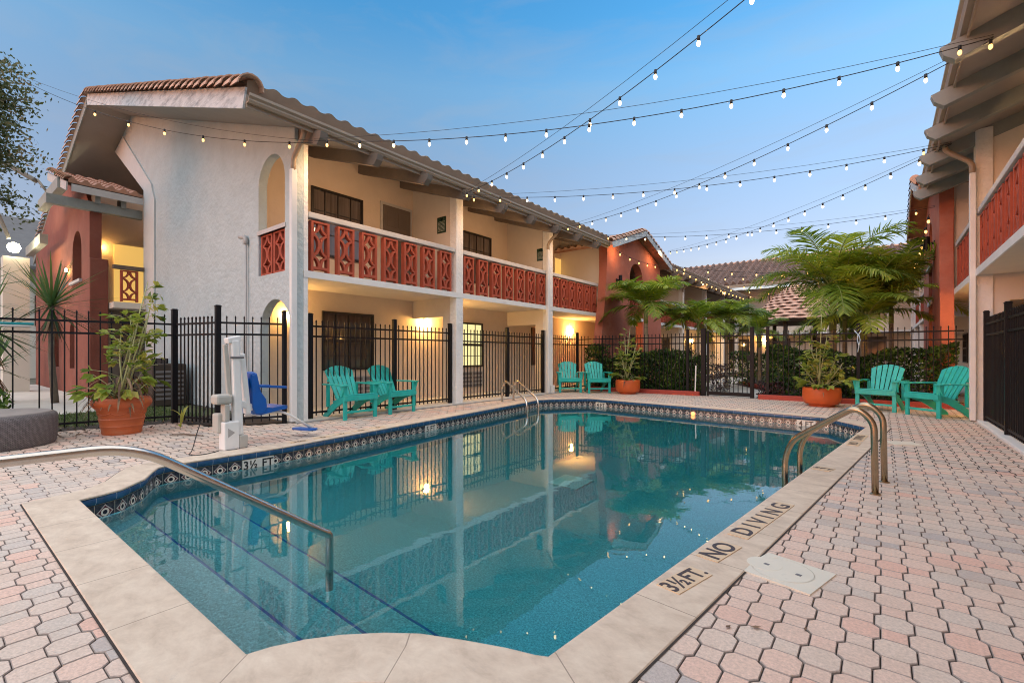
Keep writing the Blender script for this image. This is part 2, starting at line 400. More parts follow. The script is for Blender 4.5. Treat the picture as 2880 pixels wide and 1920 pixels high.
def tag(o, label=None, cat=None, group=None, kind=None):
    if label: o['label'] = label
    if cat: o['category'] = cat
    if group: o['group'] = group
    if kind: o['kind'] = kind
    return o
def thing(name, label, cat, loc=(0, 0, 0), rz=0, group=None):
    o = bpy.data.objects.new(name, None); COL.objects.link(o)
    o.location = loc; o.rotation_euler = (0, 0, rz); o.empty_display_size = .2
    return tag(o, label, cat, group)
def copy_tree(o, parent=None):
    c = o.copy(); COL.objects.link(c)
    if parent is not None: c.parent = parent
    for ch in list(o.children): copy_tree(ch, c)
    return c
def inst(src, parent, loc, rz=0, sc=None):
    """another object sharing src's mesh, under parent, at a world place (parents unrotated)"""
    c = src.copy(); COL.objects.link(c); c.parent = parent
    c.location = Vector(loc) - wloc(parent); c.rotation_euler = (0, 0, rz)
    if sc: c.scale = sc
    return c
def arc(cx, cz, rx, rz, a0, a1, n): return [(cx + rx * cos(a0 + (a1 - a0) * i / n), cz + rz * sin(a0 + (a1 - a0) * i / n)) for i in range(n + 1)]
def arch_loop(x0, x1, z0, z1, n=14):
    r = (x1 - x0) / 2
    return [(x0, z0), (x1, z0)] + arc((x0 + x1) / 2, z1 - r * 1.0, r, r, 0, pi, n)
def text_mesh(txt, size, ext, m, name, parent, place, align='CENTER', sx=1.):
    cu = bpy.data.curves.new(name, 'FONT'); cu.body = txt; cu.size = size; cu.extrude = ext; cu.align_x = align; cu.align_y = 'CENTER'
    cu.space_character = 1.05; cu.offset = size * .022
    t = bpy.data.objects.new('tmp', cu); COL.objects.link(t)
    bpy.context.view_layer.update()
    me = bpy.data.meshes.new_from_object(t.evaluated_get(bpy.context.evaluated_depsgraph_get()))
    bpy.data.objects.remove(t); bpy.data.curves.remove(cu)
    me.name = name
    me.transform(place @ Matrix.Diagonal((sx, 1, 1, 1)))
    if parent is not None: me.transform(Matrix.Translation(-wloc(parent)))
    me.materials.clear(); me.materials.append(m)
    o = bpy.data.objects.new(name, me); COL.objects.link(o)
    if parent is not None: o.parent = parent
    return o

# ------------------------------------------------------------------ camera, sky, light
cam = bpy.data.cameras.new('camera'); co = bpy.data.objects.new('camera', cam); COL.objects.link(co)
co.location = (0, 0, 1.15); co.rotation_euler = (pi / 2, 0, radians(38.2873))
cam.sensor_width = 36; cam.lens = 16.5; cam.shift_y = 38 / 2880; cam.clip_end = 800; cam.clip_start = .05
SC.camera = co

W = bpy.data.worlds.new('World'); SC.world = W; W.use_nodes = True
nt = W.node_tree; N = nt.nodes; L = nt.links
bg = N['Background']
SUN_EL, SUN_AZ = radians(7), radians(200)
sky = N.new('ShaderNodeTexSky'); sky.sky_type = 'NISHITA'; sky.sun_disc = False
sky.sun_elevation = SUN_EL; sky.sun_rotation = SUN_AZ; sky.air_density = 1.2; sky.dust_density = .6; sky.ozone_density = 3.2
# evening colour: a lavender belt low down and a few faint cloud streaks, both part of the sky itself
tc = N.new('ShaderNodeTexCoord'); sep = N.new('ShaderNodeSeparateXYZ'); L.new(tc.outputs['Generated'], sep.inputs[0])
rp = N.new('ShaderNodeValToRGB'); e = rp.color_ramp.elements
e[0].position = 0.; e[0].color = (1.0, .56, .56, 1); e[1].position = .78; e[1].color = (.30, .82, 1.05, 1)
for p_, c_ in ((.21, (.85, .57, .58)), (.36, (.95, .73, .70)), (.488, (.86, .92, .90)), (.58, (.46, .88, 1.0))):
    k = e.new(p_); k.color = (*c_, 1)
L.new(sep.outputs[2], rp.inputs['Fac'])
mul = N.new('ShaderNodeMix'); mul.data_type = 'RGBA'; mul.blend_type = 'MULTIPLY'; mul.inputs[0].default_value = 1
L.new(sky.outputs[0], mul.inputs[6]); L.new(rp.outputs[0], mul.inputs[7])
mp = N.new('ShaderNodeMapping'); mp.inputs['Scale'].default_value = (1.4, 2.6, 9.); mp.inputs['Rotation'].default_value = (.25, .1, .6)
L.new(tc.outputs['Generated'], mp.inputs['Vector'])
cn = N.new('ShaderNodeTexNoise'); cn.inputs['Scale'].default_value = 2.2; cn.inputs['Detail'].default_value = 9; cn.inputs['Roughness'].default_value = .62; cn.inputs['Distortion'].default_value = .5
L.new(mp.outputs['Vector'], cn.inputs['Vector'])
cr = N.new('ShaderNodeMapRange'); cr.inputs['From Min'].default_value = .46; cr.inputs['From Max'].default_value = .78; cr.inputs['To Max'].default_value = .30
L.new(cn.outputs['Fac'], cr.inputs['Value'])
cm = N.new('ShaderNodeMix'); cm.data_type = 'RGBA'; cm.blend_type = 'SCREEN'
L.new(cr.outputs['Result'], cm.inputs[0]); L.new(mul.outputs[2], cm.inputs[6]); cm.inputs[7].default_value = (.75, .68, .72, 1)
L.new(cm.outputs[2], bg.inputs['Color'])
bg.inputs['Strength'].default_value = .15
W.cycles.sampling_method = 'MANUAL'; W.cycles.sample_map_resolution = 512

sl = bpy.data.lights.new('sun', 'SUN'); so = bpy.data.objects.new('sun', sl); COL.objects.link(so)
sl.energy = 1.05; sl.angle = radians(110); sl.color = (1., .88, .74)
# afterglow from behind the camera, soft
dirv = Vector((-.12, .26, -1.)).normalized()
so.rotation_euler = dirv.to_track_quat('-Z', 'Y').to_euler()
SC.view_settings.view_transform = 'Standard'; SC.view_settings.look = 'None'; SC.view_settings.gamma = 1
SC.view_settings.exposure = 1.7
SC.cycles.use_denoising = True; SC.cycles.filter_width = 1.05
SC.cycles.max_bounces = 10; SC.cycles.transmission_bounces = 6; SC.cycles.transparent_max_bounces = 8
SC.cycles.sample_clamp_indirect = 6

# ------------------------------------------------------------------ pool outline
def qb(a, c, b, n): return [((1 - t) ** 2 * a[0] + 2 * t * (1 - t) * c[0] + t * t * b[0], (1 - t) ** 2 * a[1] + 2 * t * (1 - t) * c[1] + t * t * b[1]) for t in [i / n for i in range(n + 1)]]
pool = [(-4.994, .78)]
pool += [(-1.901, .768)]
pool += [(-1.873, .852), (-1.812, .963), (-1.728, 1.069), (-1.606, 1.183), (-1.484, 1.271), (-1.317, 1.348), (-1.152, 1.415), (-1.034, 1.451), (-.985, 1.475)]
pool += [(-.191, 9.376), (-.33, 9.57), (-.579, 9.94), (-.775, 10.33)]
pool += [(-5.95, 11.0), (-6.119, 10.99), (-6.42, 10.62), (-6.757, 10.2), (-6.93, 9.87), (-6.90, 9.6)]
pool += [(-6.783, 9.078), (-6.555, 7.6), (-6.24, 5.498), (-6.026, 3.955), (-5.86, 2.829), (-5.845, 1.60)]
pool += [(-5.80, 1.515), (-5.655, 1.432), (-5.375, 1.299), (-5.113, 1.08), (-5.046, .938)]
def densify(p, step=.25):
    out = []
    for i in range(len(p)):
        a, b = p[i], p[(i + 1) % len(p)]; d = sqrt((b[0] - a[0]) ** 2 + (b[1] - a[1]) ** 2); n = max(1, int(d / step))
        for k in range(n): out.append((a[0] + (b[0] - a[0]) * k / n, a[1] + (b[1] - a[1]) * k / n))
    return out
def offset(p, d):
    """outward offset of a counter-clockwise polygon by mitred vertex normals"""
    out = []; n = len(p)
    for i in range(n):
        a, b, c = Vector(p[i - 1]), Vector(p[i]), Vector(p[(i + 1) % n])
        e1 = (b - a).normalized(); e2 = (c - b).normalized()
        n1 = Vector((e1.y, -e1.x)); n2 = Vector((e2.y, -e2.x)); m = (n1 + n2)
        if m.length < 1e-5: m = n1
        m.normalize(); k = d / max(.45, m.dot(n1)); out.append((b.x + m.x * k, b.y + m.y * k))
    return out
area = sum(pool[i][0] * pool[(i + 1) % len(pool)][1] - pool[(i + 1) % len(pool)][0] * pool[i][1] for i in range(len(pool)))
if area < 0: pool.reverse()
P0 = densify(pool)
cope_in = offset(P0, 0.0); cope_out = offset(P0, .285); mid = offset(P0, .16); midw = offset(P0, .03)
def inside(x, y, p):
    c = False; j = len(p) - 1
    for i in range(len(p)):
        if (p[i][1] > y) != (p[j][1] > y) and x < (p[j][0] - p[i][0]) * (y - p[i][1]) / (p[j][1] - p[i][1]) + p[i][0]: c = not c
        j = i
    return c
WZ = -.185

# ground sheet (with the pool cut out) and the deck of pavers
g = MB(); O = 160
g.slab([[(-O, -O), (O, -O), (O, O), (-O, O)], mid], 'z', -.10, -.02)
tag(g.build('ground', M['ground']), kind='structure')
s = MB(); s.slab([[(-9.6, -3.5), (1.42, -3.5), (1.42, 13.82), (-7.95, 13.82), (-7.95, 3.7), (-8.3, 2.95), (-9.35, 2.7), (-9.8, .7)], mid], 'z', -.019, -.012)
tag(s.build('sand_bed', M['sand']), kind='structure')

def paver_deck():
    mb = MB(); LX, LY = .1125, .1165
    ow, oh, c = .0665, .0715, .0265      # octagon half sizes, chamfer
    sw, sh = .0445, .0475                # square half sizes
    gap = .0013; bv = .0028
    def poly(pts, cx, cy, r, near):
        tz = random.uniform(-.0012, .0012); tx = random.uniform(-.006, .006); ty = random.uniform(-.006, .006)
        n = len(pts)
        top = [((px) * (1 - bv / max(abs(px), abs(py), .03)), (py) * (1 - bv / max(abs(px), abs(py), .03))) for px, py in pts]
        vs = [(cx + px, cy + py, tz + px * tx + py * ty) for px, py in top]
        fs = [tuple(range(n))]
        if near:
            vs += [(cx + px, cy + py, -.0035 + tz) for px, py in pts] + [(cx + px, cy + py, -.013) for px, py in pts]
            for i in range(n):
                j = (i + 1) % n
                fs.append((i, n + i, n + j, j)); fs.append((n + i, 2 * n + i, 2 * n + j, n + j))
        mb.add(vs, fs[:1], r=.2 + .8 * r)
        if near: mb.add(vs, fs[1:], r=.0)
    i0, i1 = int(-10.2 / LX), int(1.6 / LX)
    j0, j1 = int(-1.2 / LY), int(13.9 / LY)
    rs = {}
    for i in range(i0, i1):
        for j in range(j0, j1):
            x, y = i * LX + .039, j * LY + .029
            if inside(x, y, mid): continue
            if x > 1.36: continue
            if x < -7.7 and y > 3.95: continue
            # left boundary: the fence line
            if y < 2.7 and x < -9.40 - .235 * (2.7 - y): continue
            if 2.7 <= y < 2.98 and x < -9.35 + (y - 2.7) * 3.6: continue
            if 2.98 <= y <= 3.95 and x < -8.35 + (y - 2.98) * .55: continue
            far = sqrt(x * x + y * y)
            near = far < 6.5
            octo = (i + j) % 2 == 0
            unit = (i, j) if octo else (i - 1, j)
            if unit not in rs: rs[unit] = min(1, max(0, random.gauss(.5, .22) + .12 * sin(x * 1.3 + y * .7)))
            r = min(1, max(0, rs[unit] + (0 if octo else random.uniform(-.12, .12))))
            if octo:
                a, b, k = ow - gap, oh - gap * 1.9, c
                poly([(-a + k, -b), (a - k, -b), (a, -b + k), (a, b - k), (a - k, b), (-a + k, b), (-a, b - k), (-a, -b + k)], x, y, r, near)
            else:
                a, b = sw - gap, sh - gap * 1.9
                poly([(-a, -b), (a, -b), (a, b), (-a, b)], x, y, r, near)
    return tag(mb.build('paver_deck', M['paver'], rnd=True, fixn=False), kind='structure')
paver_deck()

# ------------------------------------------------------------------ pool
PO = bpy.data.objects.new('swimming_pool', None); COL.objects.link(PO); PO.location = (-3.5, 5.5, 0)
tag(PO, 'teal swimming pool with pale stone coping and blue tile edge', 'swimming pool', kind='structure')
n = len(P0); acc = [0]
for i in range(n): a, b = P0[i], P0[(i + 1) % n]; acc.append(acc[-1] + sqrt((a[0] - b[0]) ** 2 + (a[1] - b[1]) ** 2))
def ring(profile, name, m, smooth=False, vmid=None):
    """sweeps (offset, z) pairs round the pool"""
    mb = MB(); rows = [[(p[0], p[1], z) for p in (offset(P0, o) if abs(o) > 1e-6 else P0)] for o, z in profile]
    la = [0]
    for i in range(1, len(profile)): la.append(la[-1] + sqrt((profile[i][0] - profile[i - 1][0]) ** 2 + (profile[i][1] - profile[i - 1][1]) ** 2))
    vs = [p for r in rows for p in r]; fs = []; uvs = []
    for k in range(len(rows) - 1):
        for i in range(n):
            j = (i + 1) % n; fs.append((k * n + i, k * n + j, (k + 1) * n + j, (k + 1) * n + i))
            if vmid is None: v0, v1 = la[k], la[k + 1]
            else: v0, v1 = profile[k][1] - vmid, profile[k + 1][1] - vmid
            uvs.append([(acc[i], v0), (acc[i + 1], v0), (acc[i + 1], v1), (acc[i], v1)])
    mb.add(vs, fs, uvs=uvs)
    return mb.build(name, m, PO, smooth=smooth, fixn=False)
ring([(.285, -.018), (.285, .004), (.281, .009), (.0, .010), (-.010, .008), (-.014, .002), (-.012, -.008), (-.004, -.010)], 'coping', M['coping'])
ring([(.295, .0032), (.2852, .0034)], 'mortar_joint', M['sand'])
ring([(.0, -.009), (-.006, -.011), (-.010, -.022), (-.011, -.035), (-.008, -.055), (0., -.072), (.008, -.075)], 'bullnose_edge', M['bullnose'], smooth=True)
ring([(.008, -.075), (.008, -.228)], 'waterline_tile', M['band'], vmid=-.1515)
ring([(.008, -.228), (.0, -.232), (.0, -2.0)], 'plaster_wall', M['plaster'])
fl = MB()
secs = [(.2, -1.24), (3.0, -1.26), (5.2, -1.62), (7.2, -1.70), (9.2, -1.45), (11.6, -1.36)]
for (ya, za), (yb, zb) in zip(secs, secs[1:]):
    fl.add([(-7.6, ya, za), (.5, ya, za), (.5, yb, zb), (-7.6, yb, zb)], [(0, 1, 2, 3)])
fl.build('pool_floor', M['plaster'], PO, fixn=False)
ST = [(1.215, -.45), (1.575, -.72), (1.96, -.99)]
for k, (y1, z1) in enumerate(ST):
    st = MB(); y0 = .2
    st.box(-6.6, -.6, y0 - .02 * k, y1, -1.9, z1)
    so_ = st.build('step', M['plaster'], PO)
    ed = MB(); ed.box(-6.6, -.6, y1 - .012, y1 + .004, z1 - .03, z1 + .004); ed.build('step_edge', M['stepblue'], so_)
dr = MB()
DX, DY, DZ = -3.28, 5.42, -1.60
dr.box(DX - .22, DX + .22, DY - .22, DY + .22, DZ - .03, DZ + .02)
for i in range(9): dr.box(DX - .2, DX + .2, DY - .19 + i * .044, DY - .175 + i * .044, DZ + .02, DZ + .026)
do = dr.build('drain_grate', M['drain'], PO)
# pool lamp at the far edge
lp = MB(); lp.lathe([(.045, 0), (.045, .012), (.03, .02), (.0, .024)], n=20)
lo_ = lp.build('pool_lamp', M['poollamp'], PO, smooth=True, world=False)
wa, wb = Vector((-.775, 10.33, 0)), Vector((-5.95, 11.0, 0)); dd = (wb - wa).normalized(); nn = Vector((dd.y, -dd.x, 0))
if nn.y > 0: nn = -nn
t = (-3.3 - wa.x) / dd.x
lo_.location = wa + dd * t + nn * (-.004) + Vector((0, 0, -.15)) - PO.location
lo_.rotation_euler = nn.to_track_quat('Z', 'Y').to_euler()

# writing on the coping
def coping_marker(x0, y0, x1, y1, w, txt, size, side=1, sx=1.):
    """cream tile let into the coping; text runs from (x0,y0) to (x1,y1), read from the deck side"""
    a, b = Vector((x0, y0, 0)), Vector((x1, y1, 0)); d = (b - a).normalized(); nrm = Vector((-d.y, d.x, 0))
    mb = MB(); q = [a - nrm * w / 2, b - nrm * w / 2, b + nrm * w / 2, a + nrm * w / 2]
    mb.add([(p.x, p.y, .0102) for p in q] + [(p.x, p.y, .0145) for p in q], [(3, 2, 1, 0), (4, 5, 6, 7), (0, 1, 5, 4), (1, 2, 6, 5), (2, 3, 7, 6), (3, 0, 4, 7)])
    o = mb.build('depth_marker', M['markbase'], PO)
    c = (a + b) / 2; ang = atan2(d.y, d.x)
    text_mesh(txt, size, .0006, M['marktext'], 'lettering', o, Matrix.Translation((c.x, c.y, .0152)) @ Matrix.Rotation(ang, 4, 'Z'), sx=sx)
    return o
coping_marker(-.82, 2.26, -.752, 2.565, .125, '3½FT.', .135, sx=.86)['label'] = 'cream depth tile reading 3½ FT.'
coping_marker(-.772, 2.735, -.714, 3.04, .125, 'NO', .165, sx=1.0)['label'] = 'cream tile reading NO'
coping_marker(-.715, 3.19, -.585, 4.13, .125, 'D I V I N G', .165, sx=1.04)['label'] = 'cream tile reading DIVING'
coping_marker(-.545, 5.64, -.39, 5.60, .17, '5FT', .10)['label'] = 'cream depth tile reading 5 FT'
coping_marker(-.30, 7.30, -.28, 7.62, .13, 'NO', .13)['label'] = 'far cream tile reading NO'
coping_marker(-.27, 7.72, -.22, 8.35, .13, 'DIVING', .13)['label'] = 'far cream tile reading DIVING'
for q in range(5):   # worn lettering along the left coping
    y = 3.0 + q * .34
    x = -5.86 - (y - 2.829) * .147 - .15
    mb = MB(); mb.box(x - .05, x + .05, y, y + .26, .0102, .0128); o = mb.build('depth_marker', M['markbase'], PO)
    text_mesh('NO DIVING'[2 * q:2 * q + 2] or 'NG', .1, .0006, M['marktext'], 'lettering', o, Matrix.Translation((x, y + .13, .0136)) @ Matrix.Rotation(pi / 2, 4, 'Z'))
# depth tiles in the waterline band
def wall_marker(a, b, t0, width, txt):
    a, b = Vector((*a, 0)), Vector((*b, 0)); d = (b - a).normalized()
    c = a + d * t0
    nrm = Vector((-d.y, d.x, 0))
    if nrm.dot(Vector((-3.5, 5.5, 0)) - c) < 0: nrm = -nrm
    q0 = c - d * width / 2 + nrm * -.0075; q1 = c + d * width / 2 + nrm * -.0075
    f = .006
    mb = MB(); z0, z1 = -.222, -.080
    mb.add([(q0.x, q0.y, z0), (q1.x, q1.y, z0), (q1.x, q1.y, z1), (q0.x, q0.y, z1)] + [(q.x + nrm.x * f, q.y + nrm.y * f, z) for q, z in ((q0, z0), (q1, z0), (q1, z1), (q0, z1))],
           [(0, 1, 2, 3), (7, 6, 5, 4), (0, 4, 5, 1), (1, 5, 6, 2), (2, 6, 7, 3), (3, 7, 4, 0)])
    o = mb.build('depth_tile', M['tilewhite'], PO); o['label'] = 'white depth tile reading ' + txt
    # text frame: x to the viewer's right when facing the tile
    right = nrm.cross(Vector((0, 0, 1))) * -1
    m4 = Matrix(((right.x, 0, nrm.x, c.x + nrm.x * (f - .0075 + .001)), (right.y, 0, nrm.y, c.y + nrm.y * (f - .0075 + .001)), (0, 1, 0, -.150), (0, 0, 0, 1)))
    text_mesh(txt, .135, .0006, M['tileblack'], 'lettering', o, m4, sx=.92)
def along(pts, target):
    pass
wall_marker((-5.86, 2.829), (-5.845, 1.60), .30, .36, '3½ FT')
wall_marker((-6.24, 5.498), (-6.026, 3.955), -.12, .30, '5 FT')
wall_marker((-.775, 10.33), (-5.95, 11.0), .36, .31, '4 FT')
wall_marker((-.775, 10.33), (-5.95, 11.0), 5.0, .31, '4 FT')

w = MB(); w.slab([offset(P0, .006)], 'z', -2.4, WZ)
tag(w.build('water', M['water']), kind='structure')

# skimmer lids, junction covers
sk = thing('skimmer_lid', 'square white skimmer lid with two finger holes beside the coping text', 'skimmer lid', (-.40, 2.85, 0), rz=radians(-14))
mb = MB(); mb.box(-.165, .175, -.17, .17, -.02, .008)
mb.lathe([(.150, .008), (.150, .0090), (.146, .0090), (.146, .008)], -.02, 0, 36)
mb.build('frame', M['lid'], sk, world=False, bevel=.003)
mb = MB(); mb.lathe([(.144, .0075), (.1435, .0086), (.0, .0090)], -.02, 0, 36); mb.lathe([(.088, .005), (.086, .0098), (.0, .0098)], -.112, 0, 30); mb.build('cover', M['lid'], sk, world=False)
mb = MB()
for xx in (-.10, .06): mb.box(xx - .013, xx + .013, -.011, .011, .0088, .0102)
mb.build('finger_hole', M['acdark'], sk, world=False)
s2 = thing('cover_plate', 'flat white cover plate on the deck behind the curved ladder', 'cover plate', (.21, 7.93, 0), rz=.4)
mb = MB(); mb.box(-.16, .16, -.13, .13, -.01, .010); mb.build('plate', M['lid'], s2, world=False, bevel=.004)

# ------------------------------------------------------------------ rails and ladders
def smooth_path(pts, r, n=6):
    """rounds the corners of a polyline"""
    pts = [Vector(p) for p in pts]; out = [pts[0]]
    for i in range(1, len(pts) - 1):
        a, b, c = pts[i - 1], pts[i], pts[i + 1]
        k = min(r, (a - b).length * .48, (c - b).length * .48)
        p, q = b + (a - b).normalized() * k, b + (c - b).normalized() * k
        for t in range(n + 1):
            t /= n; out.append(p * (1 - t) ** 2 + b * 2 * t * (1 - t) + q * t * t)
    out.append(pts[-1]); return out
hr = thing('handrail', 'bent stainless steel handrail over the pool entry steps', 'handrail', (-2.72, .4, 0))
mb = MB(); X = -2.72
mb.tube(smooth_path([(X, -.55, -.02), (X, -.55, .735), (X, .62, .728), (X, 1.545, .062), (X, 1.60, .03), (X, 1.60, -.52)], .16, 8), .0235, 14)
mb.build('rail', M['steel'], hr, smooth=True)
mb = MB(); mb.lathe([(.05, .002), (.05, .012), (.03, .02)], X, -.55, 18); mb.build('base_flange', M['steel'], hr)

def ladder(name, label, pts2, sepv, zs, m, flip=1):
    t = thing(name, label, 'pool ladder', (pts2[0][0], pts2[0][1], 0))
    sv = Vector(sepv)
    base = pts2[0]
    for k in (0, 1):
        o = sv * k
        mb = MB()
        mb.tube(smooth_path([Vector((p[0], p[1], z)) + o for p, z in zip(pts2, zs)], .17, 8), .0255, 14)
        mb.build('rail', m, t, smooth=True)
        mb = MB(); mb.lathe([(.040, .002), (.040, .007), (.028, .012)], base[0] + o.x, base[1] + o.y, 18); mb.build('escutcheon', m, t)
    for q in range(3):
        z = -.45 - .28 * q; e = pts2[-1]
        mb = MB(); c0 = Vector((e[0], e[1], z)); c1 = c0 + sv
        mb.bar(c0, c1, .09, .025); mb.build('tread', M['lid'], t)
    return t
ladder('pool_ladder', 'tall curved pool ladder rails at the right edge of the pool', [(-.046, 4.897), (-.055, 4.897), (-.18, 4.899), (-.66, 5.12), (-.735, 5.16), (-.735, 5.16)], (.06, .52, 0), [-.03, .60, .715, .36, .18, -1.15], M['bronzesteel'])
ladder('pool_ladder', 'slim bright pool ladder rails at the far left edge of the pool', [(-7.363, 8.936), (-7.363, 8.936), (-7.22, 8.91), (-6.50, 8.75), (-6.44, 8.73), (-6.44, 8.73)], (-.02, .48, 0), [-.03, .40, .52, .10, -.04, -1.1], M['steel'])

# ------------------------------------------------------------------ buildings
def roof_z(u): return 4.88 + .335 * (u + .48)       # underside of the roof deck, u metres inward of the column face

def breeze_mesh(W_=.35, H_=.90, D=.11):
    """terracotta openwork block: frame with two cells of four quarter-rings each; local: width on y, height on z, depth on x"""
    mb = MB(); t = .042
    mb.box(-D / 2, D / 2, -W_ / 2, -W_ / 2 + t, 0, H_); mb.box(-D / 2, D / 2, W_ / 2 - t, W_ / 2, 0, H_)
    zb = .085; mb.box(-D / 2, D / 2, -W_ / 2 + t, W_ / 2 - t, zb - .045, zb); mb.box(-D / 2, D / 2, -W_ / 2 + t, W_ / 2 - t, H_ - .035, H_)
    cw = W_ - 2 * t; y0, y1 = -cw / 2, cw / 2; cells = 2; ch = (H_ - .035 - zb) / cells
    d2 = D / 2 - .012
    for c in range(cells):
        z0 = zb + c * ch; z1 = z0 + ch
        for (cy, cz, a0) in ((y0, z0, 0), (y1, z0, pi / 2), (y1, z1, pi), (y0, z1, 1.5 * pi)):
            ro_y, ro_z = cw / 2, ch / 2; th = .036; k = 7
            vs = []; fs = []
            for i in range(k + 1):
                a = a0 + pi / 2 * i / k
                for (ry, rz) in ((ro_y + .004, ro_z + .004), (ro_y - th, ro_z - th)):
                    for x in (-d2, d2): vs.append((x, cy + ry * cos(a), cz + rz * sin(a)))
            for i in range(k):
                b = 4 * i
                fs += [(b, b + 1, b + 5, b + 4), (b + 2, b + 6, b + 7, b + 3), (b, b + 4, b + 6, b + 2), (b + 1, b + 3, b + 7, b + 5)]
            mb.add(vs, fs)
    return mb
_bm = breeze_mesh()
_breeze = None
def breeze(parent, x, y, z, rz=0):
    global _breeze
    if _breeze is None:
        _breeze = _bm.build('breeze_block', M['redblock'], parent, world=False); o = _breeze
        o.location = Vector((x, y, z)) - wloc(parent); o.rotation_euler = (0, 0, rz); return o
    return inst(_breeze, parent, (x, y, z), rz)

def window(parent, axis, t, a0, a1, z0, z1, nx, nz, glass, out, sash=True, frame=None):
    """framed window on a wall; axis 'x': wall plane x=t, spans y a0..a1; out = +1/-1 direction the wall faces"""
    fr = frame or M['winframe']
    def bx(mb, p0, p1, q0, q1, d0, d1):
        if axis == 'x': mb.box(t + out * d0, t + out * d1, p0, p1, q0, q1)
        else: mb.box(p0, p1, t + out * d0, t + out * d1, q0, q1)
    f = MB(); w = .05
    bx(f, a0, a0 + w, z0, z1, .0, .05); bx(f, a1 - w, a1, z0, z1, .0, .05); bx(f, a0 + w, a1 - w, z0, z0 + w, .0, .05); bx(f, a0 + w, a1 - w, z1 - w, z1, .0, .05)
    zm = (z0 + z1) / 2
    if sash: bx(f, a0 + w, a1 - w, zm - .035, zm + .035, .0, .06)
    for i in range(1, nx): p = a0 + (a1 - a0) * i / nx; bx(f, p - .009, p + .009, z0 + w, z1 - w, .012, .032)
    for i in range(1, nz):
        q = z0 + (z1 - z0) * i / nz
        if sash and abs(q - zm) < .05: continue
        bx(f, a0 + w, a1 - w, q - .009, q + .009, .014, .030)
    o = f.build('window', fr, parent)
    p = MB(); bx(p, a0 + w, a1 - w, z0 + w, z1 - w, .002, .010); p.build('pane', glass, o)
    return o
def door(parent, t, y0, y1, z0, z1, m, out, panels=True):
    mb = MB(); mb.box(t, t + out * .05, y0, y1, z0, z1)
    if panels:
        for i in range(2):
            for (q0, q1) in ((.10, .42), (.47, .72), (.77, .94)):
                ya = y0 + (y1 - y0) * (.12 + .42 * i); yb = ya + (y1 - y0) * .34
                mb.box(t + out * .05, t + out * .058, ya, yb, z0 + (z1 - z0) * q0, z0 + (z1 - z0) * q1)
    o = mb.build('door', m, parent, bevel=.004)
    h = MB(); h.lathe([(.0, 0), (.028, .0), (.03, .03), (.0, .045)], n=12); k = h.build('handle', M['steel'], o, world=False)
    k.location = Vector((t + out * .06, y1 - .09, z0 + .98)) - wloc(o); k.rotation_euler = (0, out * pi / 2, 0)
    fr = MB(); fr.box(t, t + out * .03, y0 - .07, y0 - .003, z0, z1 + .07); fr.box(t, t + out * .03, y1 + .003, y1 + .07, z0, z1 + .07); fr.box(t, t + out * .03, y0 - .003, y1 + .003, z1 + .003, z1 + .07)
    fr.build('door_frame', M['cap'], o)
    return o
def vent_unit(parent, t, y0, y1, z0, z1, out):
    mb = MB(); mb.box(t, t + out * .04, y0, y1, z0, z1); k = 4
    o = mb.build('wall_vent', M['acgrille'], parent)
    s = MB()
    for i in range(k):
        q0 = z0 + (z1 - z0) * (i + .14) / k; q1 = z0 + (z1 - z0) * (i + .78) / k
        for a, b in ((.04, .47), (.53, .96)): s.box(t + out * .04, t + out * .044, y0 + (y1 - y0) * a, y0 + (y1 - y0) * b, q0, q1)
    s.build('louvre', M['acdark'], o)

def barrel_tiles(mb, a, b, n, r, side, lift=.0):
    """row of overlapping half-barrel tiles from a (low end) to b, each a little tapered; side = horizontal width direction"""
    a, b, sd = Vector(a), Vector(b), Vector(side).normalized(); d = (b - a); ln = d.length; d.normalize(); up = sd.cross(d)
    if up.z < 0: up = -up
    st = ln / n
    for i in range(n):
        p0 = a + d * (st * i) + up * (lift + .024); p1 = a + d * (st * (i + 1.12)) + up * (lift - .016)
        k = 8; vs = []
        r0 = r * random.uniform(.98, 1.03)
        for p, rr in ((p0, r0), (p1, r0 * .80), (p0, r0 - .018), (p1, r0 * .80 - .018)):
            for j in range(k + 1):
                t = pi * j / k; vs.append(p + sd * (rr * cos(t)) + up * (rr * sin(t)))
        m = k + 1; fs = []
        for j in range(k):
            fs.append((j, j + 1, m + j + 1, m + j)); fs.append((2 * m + j, 3 * m + j, 3 * m + j + 1, 2 * m + j + 1))
            fs.append((j, 2 * m + j, 2 * m + j + 1, j + 1))
        mb.add(vs, fs)

